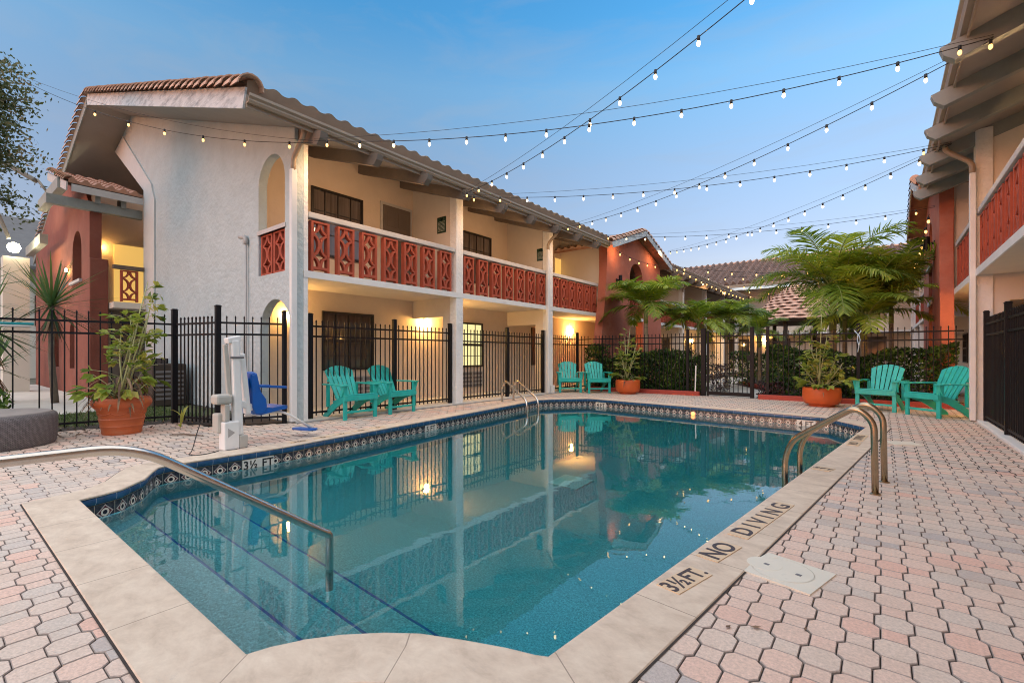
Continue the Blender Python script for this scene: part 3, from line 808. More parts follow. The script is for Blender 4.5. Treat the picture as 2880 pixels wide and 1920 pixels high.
def tiled_slope(mb, e0, e1, up_vec, depth, pitch=.30, amp=.055, thick=.03, rows=None, sub=10):
    """rolled tile sheet: e0->e1 along the eave, up_vec up the slope; S-shaped rolls with stepped courses"""
    e0, e1, uv_ = Vector(e0), Vector(e1), Vector(up_vec).normalized(); al = (e1 - e0); ln = al.length; al.normalize()
    nrm = al.cross(uv_)
    if nrm.z < 0: nrm = -nrm
    nroll = max(1, int(round(ln / pitch))); cols = nroll * sub
    rows = rows or max(2, int(depth / .36)); vs = []; fs = []
    prof = []
    for i in range(cols + 1):
        ph = (i % sub) / sub
        h = amp * (sin(pi * ph / .62) if ph < .62 else -.30 * sin(pi * (ph - .62) / .38))
        prof.append((ln * i / cols, h))
    W_ = cols + 1
    for r in range(rows):
        for (dd, lf) in ((depth * r / rows, .026), (depth * (r + 1) / rows, .0)):
            for x, h in prof: vs.append(e0 + al * x + uv_ * dd + nrm * (h + lf))
    for r in range(rows):
        b = 2 * r * W_
        for i in range(cols): fs.append((b + i, b + i + 1, b + W_ + i + 1, b + W_ + i))
        if r > 0:
            p = b - W_
            for i in range(cols): fs.append((p + i, p + i + 1, b + i + 1, b + i))
    # front closure of the eave
    b = len(vs)
    for x, h in prof: vs.append(e0 + al * x - nrm * thick)
    for i in range(cols): fs.append((b + i, b + i + 1, i + 1, i))
    mb.add(vs, fs)

def beam_end(mb, a, b, w, h):
    """rafter with a bevelled lower tip, sloping from a (tip) to b"""
    a, b = Vector(a), Vector(b); d = (b - a).normalized(); sd = Vector((0, 1, 0)); up = sd.cross(d)
    if up.z < 0: up = -up
    pts = [a + up * (h / 2), a + up * (h * .02) , a + d * .07 - up * (h / 2), b - up * (h / 2), b + up * (h / 2)]
    vs = [p + sd * (-w / 2) for p in pts] + [p + sd * (w / 2) for p in pts]
    mb.add(vs, [(0, 1, 2, 3, 4), (9, 8, 7, 6, 5)] + [(i, (i + 1) % 5, 5 + (i + 1) % 5, 5 + i) for i in range(5)])

def downspout(parent, x, y, sg, zt=4.9):
    """rectangular downpipe with an offset neck from the gutter; sg = inward x direction"""
    mb = MB(); xo = x - sg * .045
    mb.tube(smooth_path([(x - sg * .40, y, zt + .06), (x - sg * .40, y, zt - .12), (xo, y, zt - .42), (xo, y, zt - .62)], .10, 5), .043, 8)
    o = mb.build('downspout', M['gutter'], parent, smooth=True)
    p = MB(); p.box(xo - .04, xo + .04, y - .05, y + .05, .02, zt - .60); p.build('lower_pipe', M['white'], o, bevel=.008)
    return o

def facade(root, X0, sg, cols, ends, y_open, stub=()):
    """two-storey gallery: column face plane x=X0, sg inward; cols = near faces of the columns; ends=(y0,y1) of the slab;
    y_open = bays [(ya, yb, blocks)]"""
    def X(u): return X0 + sg * u
    y0, y1 = ends
    for y in cols:
        mb = MB(); mb.box(X(0), X(.22), y if y != 4.01 else 4.157, y + .235, -.02, roof_z(.1) - .005)
        mb.build('column', M['stucco'], root, bevel=.012)
    mb = MB(); mb.box(X(.012), X(1.68), y0, y1, 2.535, 2.62); sl_ = mb.build('floor_slab', M['ceiling'], root)
    mb = MB(); mb.box(X(-.012), X(.012), y0, y1, 2.505, 2.625); mb.build('slab_edge', M['white'], sl_)
    for ya, yb, nb in y_open:
        mb = MB(); mb.box(X(.015), X(.175), ya, yb, 3.575, 3.675); mb.build('railing_cap', M['cap'], root, bevel=.01)
        p = (yb - ya) / nb
        for i in range(nb): breeze(root, X(.095), ya + p * (i + .5) - .02, 2.64)
    return X

def simple_bay(root, X, sg, ya, yb, lit=False, win=True, up=True):
    """doors and windows of one bay on the back wall"""
    t = X(1.68); out = -sg
    if win:
        window(root, 'x', t, ya + 1.2, ya + 2.62, .80, 2.12, 4, 4, M['glass_lit'] if lit else M['glass'], out)
        vent_unit(root, t, ya + 1.45, ya + 2.55, .20, .66, out)
    if up:
        window(root, 'x', t, ya + .9, ya + 2.22, 3.3, 4.76, 4, 3, M['glass_up'], out, sash=False)
        door(root, t, ya + 2.98, ya + 3.80, 2.63, 4.80, M['door'], out)

def partition(root, X, sg, y, upper=True, pier=.55):
    a, b = sorted((X(.221), X(1.679)))
    if upper:
        z0, z1 = roof_z(.221) - .004, roof_z(1.679) - .004
        l = [(X(.221), 2.622), (X(1.679), 2.622), (X(1.679), z1), (X(.221), z0)]
        mb = MB(); mb.slab([l], 'y', y + .045, y + .165); mb.build('partition', M['stucco_part'], root)
    # lower: header with a passage opening
    o0, o1 = sorted((X(.72), X(1.679)))
    mb = MB()
    mb.box(X(.221), X(1.679), y + .04, y + .17, 2.09, 2.534); mb.box(X(.221), X(pier), y + .04, y + .17, 0, 2.0895)
    mb.build('passage_wall', M['stucco_part'], root)

def tower(root, X0, sg, y0, y1, uo=-.31, f0=.85, name='stair_tower'):
    """orange gabled portal standing proud of the gallery"""
    def X(u): return X0 + sg * u
    xo = X(uo)
    ym = (y0 + y1) / 2; ze = 5.02; za = ze + .29 * (y1 - y0 + .7) / 2
    f1 = .35
    def prof(z, f): return f * (1 - min(1, z / 4.4)) ** 1.4
    L_ = [(y0 - prof(z, f0), z) for z in [4.4, 3.6, 2.8, 2.0, 1.2, .5, 0]][::-1]
    R_ = [(y1 + prof(z, f1), z) for z in [0, .5, 1.2, 2.0, 2.8, 3.6, 4.4]]
    out = [L_[0]] + [R_[0]] + R_[1:] + [(y1, ze), (ym, za - .1), (y0, ze)] + L_[::-1][:-1]
    hole1 = arch_loop(ym - .62, ym + .62, 3.50, 4.72); hole0 = [(ym - .62, .02), (ym + .62, .02), (ym + .62, 2.47), (ym - .62, 2.47)]
    holem = [(ym - .62, 2.62), (ym + .62, 2.62), (ym + .62, 3.44), (ym - .62, 3.44)]
    mb = MB(); mb.slab([out, hole0, holem, hole1], 'x', xo, X(-.012 - .004))
    # return walls back to the gallery
    tw = mb.build(name, M['orange'], root)
    mb = MB(); mb.box(X(-.016), X(.0), y0, y0 + .22, 0, roof_z(.0)); mb.build('tower_side_wall', M['orange'], tw)
    mb = MB(); mb.box(X(-.016), X(.0), y1 - .22, y1, 0, roof_z(.0)); mb.build('tower_side_wall', M['orange'], tw)
    for yy in (y0 + .1, y1 - .22):
        mb = MB(); mb.slab([[(X(.001), 2.622), (X(1.679), 2.622), (X(1.679), roof_z(1.679) - .004), (X(.001), roof_z(.001) - .004)]], 'y', yy, yy + .12); mb.build('partition', M['stucco_part'], tw)
    mb = MB(); mb.box(X(uo - .06), X(-.1), ym - .72, ym + .72, 3.445, 3.51); mb.build('arch_sill', M['cap'], tw)
    mb = MB(); mb.box(X(uo - .03), X(-.1), ym - .62, ym + .62, 2.49, 2.60); mb.build('slab_edge', M['white'], tw)
    for k in (-1, 0, 1): breeze(tw, X(-.15), ym + k * .41, 2.62)
    # gabled roof with barrel-tile verge
    xr0, xr1 = X(uo - .38), X(2.4)
    for s_, ye in ((1, y0 - .35), (-1, y1 + .35)):
        zl = ze - .12
        e = Vector((0, (ym - ye), za - zl)); dpt = e.length
        mb = MB()
        lo = [(xr0, ye, zl), (xr1, ye, zl), (xr1, ym, za), (xr0, ym, za)]
        mb.add([*lo] + [(p[0], p[1], p[2] + .07) for p in lo], [(0, 1, 2, 3), (7, 6, 5, 4), (0, 4, 5, 1), (1, 5, 6, 2), (2, 6, 7, 3), (3, 7, 4, 0)])
        rf = mb.build('roof_deck', M['terra'], tw)
        mb = MB(); tiled_slope(mb, (min(xr0, xr1), ye, zl + .10), (max(xr0, xr1), ye, zl + .10), e, dpt, pitch=.28); mb.build('roof_tiles', M['terra_pale'], rf, fixn=False)
        mb = MB(); barrel_tiles(mb, (xr0 + sg * .05, ye - s_ * .04, zl + .12), (xr0 + sg * .05, ym, za + .12), max(6, int(dpt / .26)), .115, (1, 0, 0)); mb.build('verge_tiles', M['terra_pale'], rf, fixn=False, smooth=False)
        mb = MB(); mb.bar((xr0 - sg * .012, ye, zl + .0), (xr0 - sg * .012, ym, za + .0), .03, .20, up=(0, -s_ * .3, 1)); mb.build('verge_board', M['grime'], rf)
    return tw

def gallery_roof(root, X0, sg, y0, y1, depth_u, rafters, tile=M['tile_brown'], near_closed=True):
    """sloping roof deck, rafters, fascia, half-round-ish gutter and tiles"""
    def X(u): return X0 + sg * u
    u0 = -.48; z0 = roof_z(u0); z1 = roof_z(depth_u)
    mb = MB(); lo = [(X(u0), y0, z0), (X(depth_u), y0, z1), (X(depth_u), y1, z1), (X(u0), y1, z0)]
    mb.add(lo + [(p[0], p[1], p[2] + .09) for p in lo], [(0, 1, 2, 3), (7, 6, 5, 4), (0, 4, 5, 1), (1, 5, 6, 2), (2, 6, 7, 3), (3, 7, 4, 0)])
    rf = mb.build('roof', M['soffit'], root)
    mb = MB(); mb.box(X(u0 - .002), X(u0 - .025), y0, y1, z0 - .06, z0 + .13); mb.build('fascia_board', M['gutter'], rf)
    # gutter: K profile swept along y
    pr = [(0, -.005), (-.055, -.005), (-.075, .03), (-.075, .055), (-.105, .085), (-.105, .125), (-.092, .125), (-.092, .092), (-.06, .06), (-.06, .02), (0, .012)]
    gx = X(u0 - .026)
    mb = MB(); vs = [(gx + sg * p[0], y, z0 + p[1]) for y in (y0, y1) for p in pr]; k = len(pr)
    mb.add(vs, [tuple(range(k)), tuple(range(2 * k - 1, k - 1, -1))] + [(i, (i + 1) % k, k + (i + 1) % k, k + i) for i in range(k)])
    mb.build('gutter', M['gutter'], rf)
    mb = MB()
    upv = Vector((sg, 0, .335))
    tiled_slope(mb, (X(u0 - .05), y0, z0 + .30), (X(u0 - .05), y1, z0 + .30), upv, (depth_u - u0) * 1.054, pitch=.305, amp=.036, thick=.20, rows=24 if y1 - y0 < 20 else 12, sub=8)
    mb.build('roof_tiles', tile, rf, fixn=False)
    for y in rafters:
        mb = MB(); beam_end(mb, (X(-.70), y, roof_z(-.70) - .115), (X(1.69), y, roof_z(1.69) - .115), .13, .22); mb.build('rafter', M['trimgrey'] if sg > 0 else M['soffit_raf'], rf)
    return rf
M['soffit_raf'] = mat('brown_grey_rafter', (.19, .155, .125), .75, var=.1, vscale=4)

# ---- left building
XL = -7.9
LB = thing('motel_building', 'long two-storey cream motel wing with red breeze-block balconies and gabled end wall', 'motel building', (XL, 4.0, 0))
colsL = [4.01, 7.885, 11.79] + [23.9, 27.8, 31.7, 35.4]
XLf = facade(LB, XL, -1, colsL, (4.16, 36), [(4.26, 7.87, 7), (8.13, 11.78, 7), (12.04, 14.98, 6), (20.1, 23.88, 7), (24.15, 27.78, 7), (28.05, 31.68, 7)])
mb = MB(); mb.box(XLf(1.68), XLf(1.9), 4.16, 36, 0, roof_z(1.68) - .004); mb.build('back_wall', M['stucco_beige'], LB)
t = XLf(1.68)
window(LB, 'x', t, 5.20, 6.46, 3.3, 4.76, 4, 3, M['glass_up'], 1, sash=False)
door(LB, t, 7.03, 7.86, 2.63, 4.82, M['door'], 1)
window(LB, 'x', t, 5.45, 6.76, .81, 2.11, 4, 4, M['glass'], 1)
vent_unit(LB, t, 6.0, 6.95, .20, .66, 1)
window(LB, 'x', t, 9.75, 11.05, 3.3, 4.77, 4, 3, M['glass_up'], 1, sash=False)
window(LB, 'x', t, 9.35, 10.66, .80, 2.10, 4, 4, M['glass_lit'], 1)
vent_unit(LB, t, 9.75, 10.66, .20, .66, 1)
window(LB, 'x', t, 13.2, 14.4, .80, 2.1, 4, 4, M['glass'], 1)
for ya in (20.1, 24.0, 27.9): simple_bay(LB, XLf, -1, ya, ya + 3.9)
# the open cream door in the third bay, with an emissive plate standing in for a lit room
mb = MB(); mb.box(t, t + .02, 14.72, 15.62, 2.63, 4.76); ro = mb.build('doorway', M['dooremit'], LB)
mb = MB(); mb.bar((t + .04, 15.66, 3.69), (t + .72, 15.98, 3.69), .045, 2.12)
dleaf = mb.build('door', M['doorwhite'], LB); dleaf['label'] = 'cream door standing open'
mb = MB()
for k in range(2):
    for q in (2.95, 3.65, 4.3):
        c0 = Vector((t + .04, 15.66, q)).lerp(Vector((t + .72, 15.98, q)), .15 + .43 * k); c1 = Vector((t + .04, 15.66, q)).lerp(Vector((t + .72, 15.98, q)), .42 + .43 * k)
        off = Vector((.011, -.023, 0)); mb.bar(c0 + off, c1 + off, .012, .5)
mb.build('door_panel', M['doorwhite'], dleaf)
for y in (7.93, 11.84): partition(LB, XLf, -1, y)
for y in (23.9, 27.8, 31.7): partition(LB, XLf, -1, y)
# roof: courtyard slope to the ridge, far slope, verge with barrel tiles
UR = 9.9; RY0 = 3.02
rafL = [4.13, 5.22, 6.42, 7.62, 8.86, 10.1, 11.3, 12.5, 13.7]
rfL = gallery_roof(LB, XL, -1, RY0, 14.72, UR, rafL)
gallery_roof(LB, XL, -1, 20.3, 36, UR, [21.0 + 1.22 * i for i in range(12)])
mb = MB(); lo = [(XLf(.25), 14.725, roof_z(.25)), (XLf(UR), 14.725, roof_z(UR)), (XLf(UR), 20.295, roof_z(UR)), (XLf(.25), 20.295, roof_z(.25))]
mb.add(lo + [(p[0], p[1], p[2] + .09) for p in lo], [(0, 1, 2, 3), (7, 6, 5, 4), (0, 4, 5, 1), (1, 5, 6, 2), (2, 6, 7, 3), (3, 7, 4, 0)]); mb.build('roof', M['soffit'], LB)
zr = roof_z(UR)
mb = MB(); lo = [(XLf(UR), RY0, zr), (XLf(2 * UR + .2), RY0, zr - .335 * (UR + .2)), (XLf(2 * UR + .2), 36, zr - .335 * (UR + .2)), (XLf(UR), 36, zr)]
mb.add(lo + [(p[0], p[1], p[2] + .09) for p in lo], [(0, 1, 2, 3), (7, 6, 5, 4), (0, 4, 5, 1), (1, 5, 6, 2), (2, 6, 7, 3), (3, 7, 4, 0)])
rf2 = mb.build('roof', M['soffit'], LB)
mb = MB(); barrel_tiles(mb, (XLf(-.60), RY0 + .02, roof_z(-.60) + .22), (XLf(UR), RY0 + .02, zr + .22), 34, .185, (0, 1, 0)); mb.build('verge_tiles', M['terra_pale'], rfL, fixn=False)
mb = MB(); barrel_tiles(mb, (XLf(2 * UR + .2), RY0 + .02, zr - .335 * (UR + .2) + .22), (XLf(UR), RY0 + .02, zr + .22), 34, .185, (0, 1, 0)); mb.build('verge_tiles', M['terra_pale'], rf2, fixn=False)
for s_, u_e, o_ in ((1, -.49, rfL), (-1, 2 * UR + .2, rf2)):
    ze = roof_z(-.49) if s_ > 0 else zr - .335 * (UR + .2)
    mb = MB(); mb.bar((XLf(u_e), RY0 - .016, ze + .075), (XLf(UR), RY0 - .016, zr + .075), .03, .30, up=(0, 0, 1)); mb.build('verge_board', M['grime'] if s_ > 0 else M['trimgrey'], o_)
# gable end wall with arched openings
GY = 4.0
def roofL(x): return roof_z(XL - x) - .004 if XL - x <= UR else zr - .335 * (XL - x - UR) - .004
XE = XL + .0 - .001
outl = [(XL, 0), (XL, roofL(XL)), (XLf(UR), roofL(XLf(UR))), (-18.9, roofL(-18.9)), (-15.9, 5.80), (-15.9, 0)]
up_arch = arch_loop(-9.27, -8.24, 3.47, 4.80); up_low = [(-9.27, 2.63), (-8.24, 2.63), (-8.24, 3.40), (-9.27, 3.40)]
lo_arch = arch_loop(-9.20, -8.03, .01, 2.16)
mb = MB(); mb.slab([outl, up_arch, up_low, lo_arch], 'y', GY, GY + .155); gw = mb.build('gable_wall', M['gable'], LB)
mb = MB(); mb.box(-9.30, -8.20, GY - .02, GY + .17, 3.40, 3.475); mb.build('railing_cap', M['cap'], LB)
for x in (-9.02, -8.52): breeze(LB, x, GY + .09, 2.60, pi / 2).scale = (1, 1.3, .88)
# buttress trim along the left edge of the end wall
mb = MB()
mb.slab([[(-16.4, 0), (-15.45, 0), (-15.45, 5.35), (-15.75, 5.85), (-18.6, 7.95), (-19.5, 7.72), (-16.4, 5.8)]], 'y', GY - .04, GY + .30)
mb.build('buttress_trim', M['trim'], gw)
mb = MB(); mb.slab([[(-27.6, 0), (-19.9, 0), (-19.9, 4.95), (-15.95, 4.95), (-15.95, roofL(-15.95)), (XLf(UR), roofL(XLf(UR))), (-27.6, roofL(-27.6))]], 'y', 5.2, 5.35); mb.build('setback_wall', M['stucco'], LB)
# stair bay behind the orange portal: landing, cream inner wall with a door whose lamplight is emission
mb = MB(); mb.box(-19.6, -16.15, 3.25, 5.19, 2.42, 2.58); mb.build('landing_slab', M['ceiling'], LB)
mb = MB(); mb.box(-19.8, -19.6, 3.22, 5.19, 0, 6.3); mb.build('stair_wall', M['stucco_beige'], LB)
mb = MB(); mb.box(-19.6, -19.55, 3.95, 4.75, 2.6, 4.75); mb.build('door', M['dooremit'], LB)['label'] = 'door on the stair landing with amber lamplight put in as emission'
mb = MB(); mb.box(-16.45, -16.3, 3.28, 3.98, 3.50, 3.60); mb.build('railing_cap', M['trimdark'], LB)
breeze(LB, -16.36, 3.63, 2.62).scale = (1, 1.1, .95)
mb = MB()
pw = [(-26, 0), (-16.75, 0), (-16.75, 5.2), (-17.4, 5.75), (-21, 6.9), (-26, 5.1)]
hA = arch_loop(-19.0, -17.75, 3.3, 4.75); hB = arch_loop(-19.4, -18.7, .75, 2.15); hC = arch_loop(-22.5, -21.2, .75, 2.15)
mb.slab([pw, hA, hB, hC], 'y', 2.87, 3.12); pt = mb.build('stair_tower', M['brick'], LB)
mb = MB(); mb.box(-17.0, -16.62, 2.85, 3.24, 0, 3.75); mb.build('pier_base', M['brick'], pt, bevel=.02)
mb = MB(); mb.box(-19.1, -17.65, 2.80, 3.16, 3.22, 3.30); mb.build('arch_sill', M['cap'], pt)
# canopy over the stair
mb = MB()
cz0, cz1 = 5.50, 6.40; cx0, cx1 = -16.45, -19.2
lo = [(cx0, 2.46, cz0), (cx1, 2.46, cz1), (cx1, 3.95, cz1), (cx0, 3.95, cz0)]
mb.add(lo + [(p[0], p[1], p[2] + .06) for p in lo], [(0, 1, 2, 3), (7, 6, 5, 4), (0, 4, 5, 1), (1, 5, 6, 2), (2, 6, 7, 3), (3, 7, 4, 0)])
cn_ = mb.build('stair_canopy', M['trimdark'], LB)
mb = MB(); tiled_slope(mb, (cx0 + .06, 2.40, cz0 + .13), (cx0 + .06, 3.95, cz0 + .13), (cx1 - cx0, 0, cz1 - cz0), 2.9, pitch=.26, amp=.07, thick=.05); mb.build('roof_tiles', M['terra'], cn_, fixn=False)
mb = MB(); barrel_tiles(mb, (cx0 + .03, 2.42, cz0 + .13), (cx1, 2.42, cz1 + .13), 11, .12, (0, 1, 0)); mb.build('verge_tiles', M['terra_pale'], cn_, fixn=False)
mb = MB(); mb.bar((cx0 + .05, 2.37, cz0 - .02), (cx1, 2.37, cz1 - .02), .03, .22); mb.box(cx0 + .02, cx0 + .05, 2.46, 3.95, cz0 - .12, cz0 + .06); mb.build('fascia_board', M['cap'], cn_)
for q in range(2): mb = MB(); mb.box(-17.0 , -16.55, 2.95 + q * .55, 3.06 + q * .55, 5.22, 5.50); mb.build('rafter', M['trimgrey'], cn_)
mb = MB(); mb.box(-16.80, -16.62, 2.02, 3.99, 5.02, 5.26); mb.build('beam', M['trimgrey'], cn_)
mb = MB(); mb.box(-20.5, -17.2, 2.30, 2.50, 5.60, 5.90); mb.box(-23.5, -20.4, 2.34, 2.52, 4.6, 4.9); mb.build('beam', M['trimgrey'], cn_)
downspout(LB, XL, 3.955, -1)
downspout(LB, XL, 11.70, -1)
downspout(LB, XL, 23.8, -1)
mb = MB(); mb.box(XL + .01, XL + .13, 11.8, 11.93, .0, .24); mb.build('pipe_boot', M['white'], LB)
tower(LB, XL, -1, 15.0, 20.0)
# grey conduit up the end wall with a bent cap
mb = MB(); mb.tube([(-9.71, 3.955, 0), (-9.71, 3.955, 3.33)], .019, 8); mb.tube(smooth_path([(-9.71, 3.955, 3.30), (-9.71, 3.955, 3.43), (-9.93, 3.93, 3.47)], .06, 4), [.03, .035, .04, .05, .05, .045, .02][:7] if False else .04, 10)
mb.build('conduit', M['conduit'], LB, smooth=True)

# ---- right building
XR = 1.27
RB = thing('motel_building', 'right-hand cream motel wing with grey rafters over red balconies, cropped by the frame', 'motel building', (XR, 6.0, 0))
colsR = [-.3, 3.6, 7.5, 11.4] + [23.4, 27.3, 31.2, 35.0]
XRf = facade(RB, XR, 1, colsR, (-2, 36), [(3.85, 7.48, 7), (7.75, 11.38, 7), (11.65, 14.48, 6), (19.6, 23.38, 7), (23.65, 27.28, 7), (27.55, 31.18, 7)])
mb = MB(); mb.box(XRf(1.68), XRf(1.9), -2, 36, 0, roof_z(1.68) - .004); mb.build('back_wall', M['stucco_beige'], RB)
for y in (3.65, 7.55, 11.4, 23.4, 27.3, 31.2): partition(RB, XRf, 1, y, pier=.42)
for ya in (3.6, 7.5, 19.5, 23.4, 27.3): simple_bay(RB, XRf, 1, ya, ya + 3.9)
rafR = [2.5, 3.75, 5.0, 6.25, 7.6, 8.9, 10.2, 11.5, 12.75, 13.9]
rfR = gallery_roof(RB, XR, 1, -2, 14.2, 9.0, rafR)
gallery_roof(RB, XR, 1, 19.8, 36, 9.0, [20.4 + 1.22 * i for i in range(12)])
downspout(RB, XR, 11.34, 1)
tower(RB, XR, 1, 14.5, 19.5, uo=-.25, f0=.45)

# ---- far building closing the courtyard
FB = thing('motel_building', 'far cream motel wing with brown tiled roof closing the courtyard', 'motel building', (-4, 37.4, 0))
mb = MB(); mb.box(-22, 14, 37.4, 37.8, 0, 5.9); mb.build('wall', M['stucco_beige'], FB)
mb = MB(); mb.box(-22, 14, 36.2, 37.4, 2.5, 2.64); mb.build('floor_slab', M['white'], FB)
for i in range(7): window(FB, 'y', 37.4, -11.5 + 2.6 * i, -10.2 + 2.6 * i, 3.4, 5.4, 3, 3, M['glass'], -1, sash=False)
for i in range(7): window(FB, 'y', 37.4, -11.5 + 2.6 * i, -10.2 + 2.6 * i, .8, 2.3, 3, 3, M['glass'], -1, sash=False)
mb = MB(); lo = [(-24, 35.6, 5.95), (16, 35.6, 5.95), (16, 41.0, 8.35), (-24, 41.0, 8.35)]
mb.add(lo + [(p[0], p[1], p[2] + .1) for p in lo], [(0, 1, 2, 3), (7, 6, 5, 4), (0, 4, 5, 1), (1, 5, 6, 2), (2, 6, 7, 3), (3, 7, 4, 0)])
fr_ = mb.build('roof', M['soffit'], FB)
mb = MB(); tiled_slope(mb, (-24, 35.55, 6.12), (16, 35.55, 6.12), (0, 5.4, 2.4), 5.95, pitch=.46, amp=.20, thick=.14, rows=14, sub=8); mb.build('roof_tiles', mat('brown_far_tile', (.20, .125, .095), .8, var=.35, vscale=1.2, dirt=((.08, .05, .045), 1.5, .5, .75)), fr_, fixn=False)
mb = MB(); mb.box(-24, 16, 35.38, 35.5, 5.84, 6.05); mb.build('gutter', M['gutter'], fr_)
mb = MB(); barrel_tiles(mb, (-24, 41.0, 8.5), (16, 41.0, 8.5), 90, .16, (0, 1, 0)); mb.build('ridge_tiles', M['terra_pale'], fr_, fixn=False)

# ---- garden pavilion with a conical tile roof between the palms
GZ = thing('garden_pavilion', 'small pavilion with a conical salmon tile roof among the palms', 'pavilion', (-2.75, 23.5, 0))
mb = MB()
prof = [(1.95, 2.60), (1.5, 3.15), (.95, 3.70), (.35, 4.15), (.05, 4.35)]
nn2 = 84; rows = 16
for r_ in range(rows):
    t0, t1 = r_ / rows, (r_ + 1) / rows
    def pr_(t): k = t * (len(prof) - 1); i = min(int(k), len(prof) - 2); f = k - i; return (prof[i][0] * (1 - f) + prof[i + 1][0] * f, prof[i][1] * (1 - f) + prof[i + 1][1] * f)
    (ra, za_), (rb_, zb_) = pr_(t0), pr_(t1); vs = []
    for (rr, zz, lf) in ((ra, za_, .035), (rb_, zb_, -.015)):
        for j in range(nn2): a = 2 * pi * j / nn2; h = lf + .022 * (1 if (j // 2 + r_) % 2 else -.4); vs.append((-2.75 + (rr + h) * cos(a), 23.5 + (rr + h) * sin(a), zz + h * .6))
    mb.add(vs, [(j, (j + 1) % nn2, nn2 + (j + 1) % nn2, nn2 + j) for j in range(nn2)])
mb.build('roof', mat('salmon_tile', (.60, .36, .26), .8, var=.25, vscale=5), GZ, fixn=False)
mb = MB(); mb.lathe([(1.9, 2.5), (1.95, 2.62), (1.2, 2.62)], -2.75, 23.5, 32); mb.build('eave_ring', M['gazebo'], GZ)
for k in range(6):
    a = k * pi / 3 + .3; mb = MB(); x, y = -2.75 + 1.6 * cos(a), 23.5 + 1.6 * sin(a); mb.box(x - .07, x + .07, y - .07, y + .07, 0, 2.55); mb.build('post', M['gazebo'], GZ)

# ---- building and grounds beyond the left fence
FL = thing('grey_roofed_building', 'pale building with a grey roof beyond the left fence', 'building', (-33, 4, 0))
mb = MB(); mb.box(-40, -33, -14, 14, 0, 5.6); mb.build('wall', M['farwall'], FL)
mb = MB(); lo = [(-32.2, -14.5, 5.3), (-32.2, 14.5, 5.3), (-41, 14.5, 9.3), (-41, -14.5, 9.3)]
mb.add(lo + [(p[0], p[1], p[2] + .15) for p in lo], [(0, 1, 2, 3), (7, 6, 5, 4), (0, 4, 5, 1), (1, 5, 6, 2), (2, 6, 7, 3), (3, 7, 4, 0)]); mb.build('roof', M['greyroof'], FL)
for y in (-1.0, 1.2, 3.6): window(FL, 'x', -33, y, y + 1.0, 2.6, 4.1, 2, 2, M['glass_up'], 1, sash=False)
wl = thing('garden_wall', 'low white garden wall behind the yucca', 'wall', (-24, 1.0, 0))
mb = MB(); mb.box(-24.15, -24, -1.5, 2.4, 0, 1.25); mb.build('wall', M['white'], wl)
s = MB(); s.add([(-26, -4, .0), (-11.6, -4, .0), (-12.6, 2.4, .0), (-16.6, 2.85, .0), (-26, 3.6, .0)], [(0, 1, 2, 3, 4)]); s.build('path', M['concrete'], fixn=False)
tag(bpy.data.objects['path'], kind='structure')
s = MB(); s.add([(-11.6, -4, -.006), (-9.9, -4, -.006), (-9.55, .8, -.006), (-9.3, 3.9, -.006), (-15.8, 3.9, -.006), (-12.6, 2.4, -.006)], [(0, 1, 2, 3, 4, 5)]); tag(s.build('lawn', M['lawn'], fixn=False), kind='structure')
s = MB(); s.add([(-10.6, -2.0, -.001), (-10.0, -2.0, -.001), (-9.42, 2.72, -.001), (-8.4, 3.0, -.001), (-8.0, 3.96, -.001), (-10.0, 3.96, -.001)], [(0, 1, 2, 3, 4, 5)]); tag(s.build('mulch_bed', M['mulch'], fixn=False), kind='structure')
# walkway floors under the galleries, garden bed and path beyond the gate
s = MB(); s.box(-9.58, -7.78, 3.97, 36, -.03, .012); tag(s.build('walkway', M['concretegrey']), kind='structure')
s = MB(); s.box(1.30, 2.95, -3.5, 36, -.03, .012); tag(s.build('walkway', M['concretegrey']), kind='structure')
s = MB(); s.add([(-7.7, 13.86, -.004), (1.36, 13.86, -.004), (1.36, 36, -.004), (-7.7, 36, -.004)], [(0, 1, 2, 3)]); tag(s.build('garden_bed', M['mulch'], fixn=False), kind='structure')
s = MB(); s.add([(-3.95, 13.83, .004), (-2.65, 13.83, .004), (-2.9, 16.5, .004), (-4.6, 20.0, .004), (-5.2, 26, .004), (-6.4, 26, .004), (-5.9, 20, .004), (-4.6, 16.4, .004)], [(0, 1, 2, 3, 4, 5, 6, 7)]); tag(s.build('garden_path', M['concrete'], fixn=False), kind='structure')
def curb(name, label, pts, w=.13, h=.12):
    mb = MB()
    for a, b in zip(pts, pts[1:]): mb.bar((a[0], a[1], h / 2 - .01), (b[0], b[1], h / 2 - .01), w, h + .02)
    return tag(mb.build(name, M['redcurb'], bevel=.012), label, 'curb')
curb('garden_curb', 'red painted curb between the left column and the gate', [(-7.6, 13.62), (-4.05, 13.66)])
curb('garden_curb', 'red painted curb between the gate and the right column', [(-2.55, 13.66), (1.36, 13.62)])
curb('garden_curb', 'red curb bending along the left of the garden path', [(-4.15, 14.1), (-4.85, 16.5), (-6.2, 20.2)])
curb('garden_curb', 'red curb along the right of the garden path', [(-2.5, 14.1), (-2.7, 16.5), (-4.3, 20.2)])

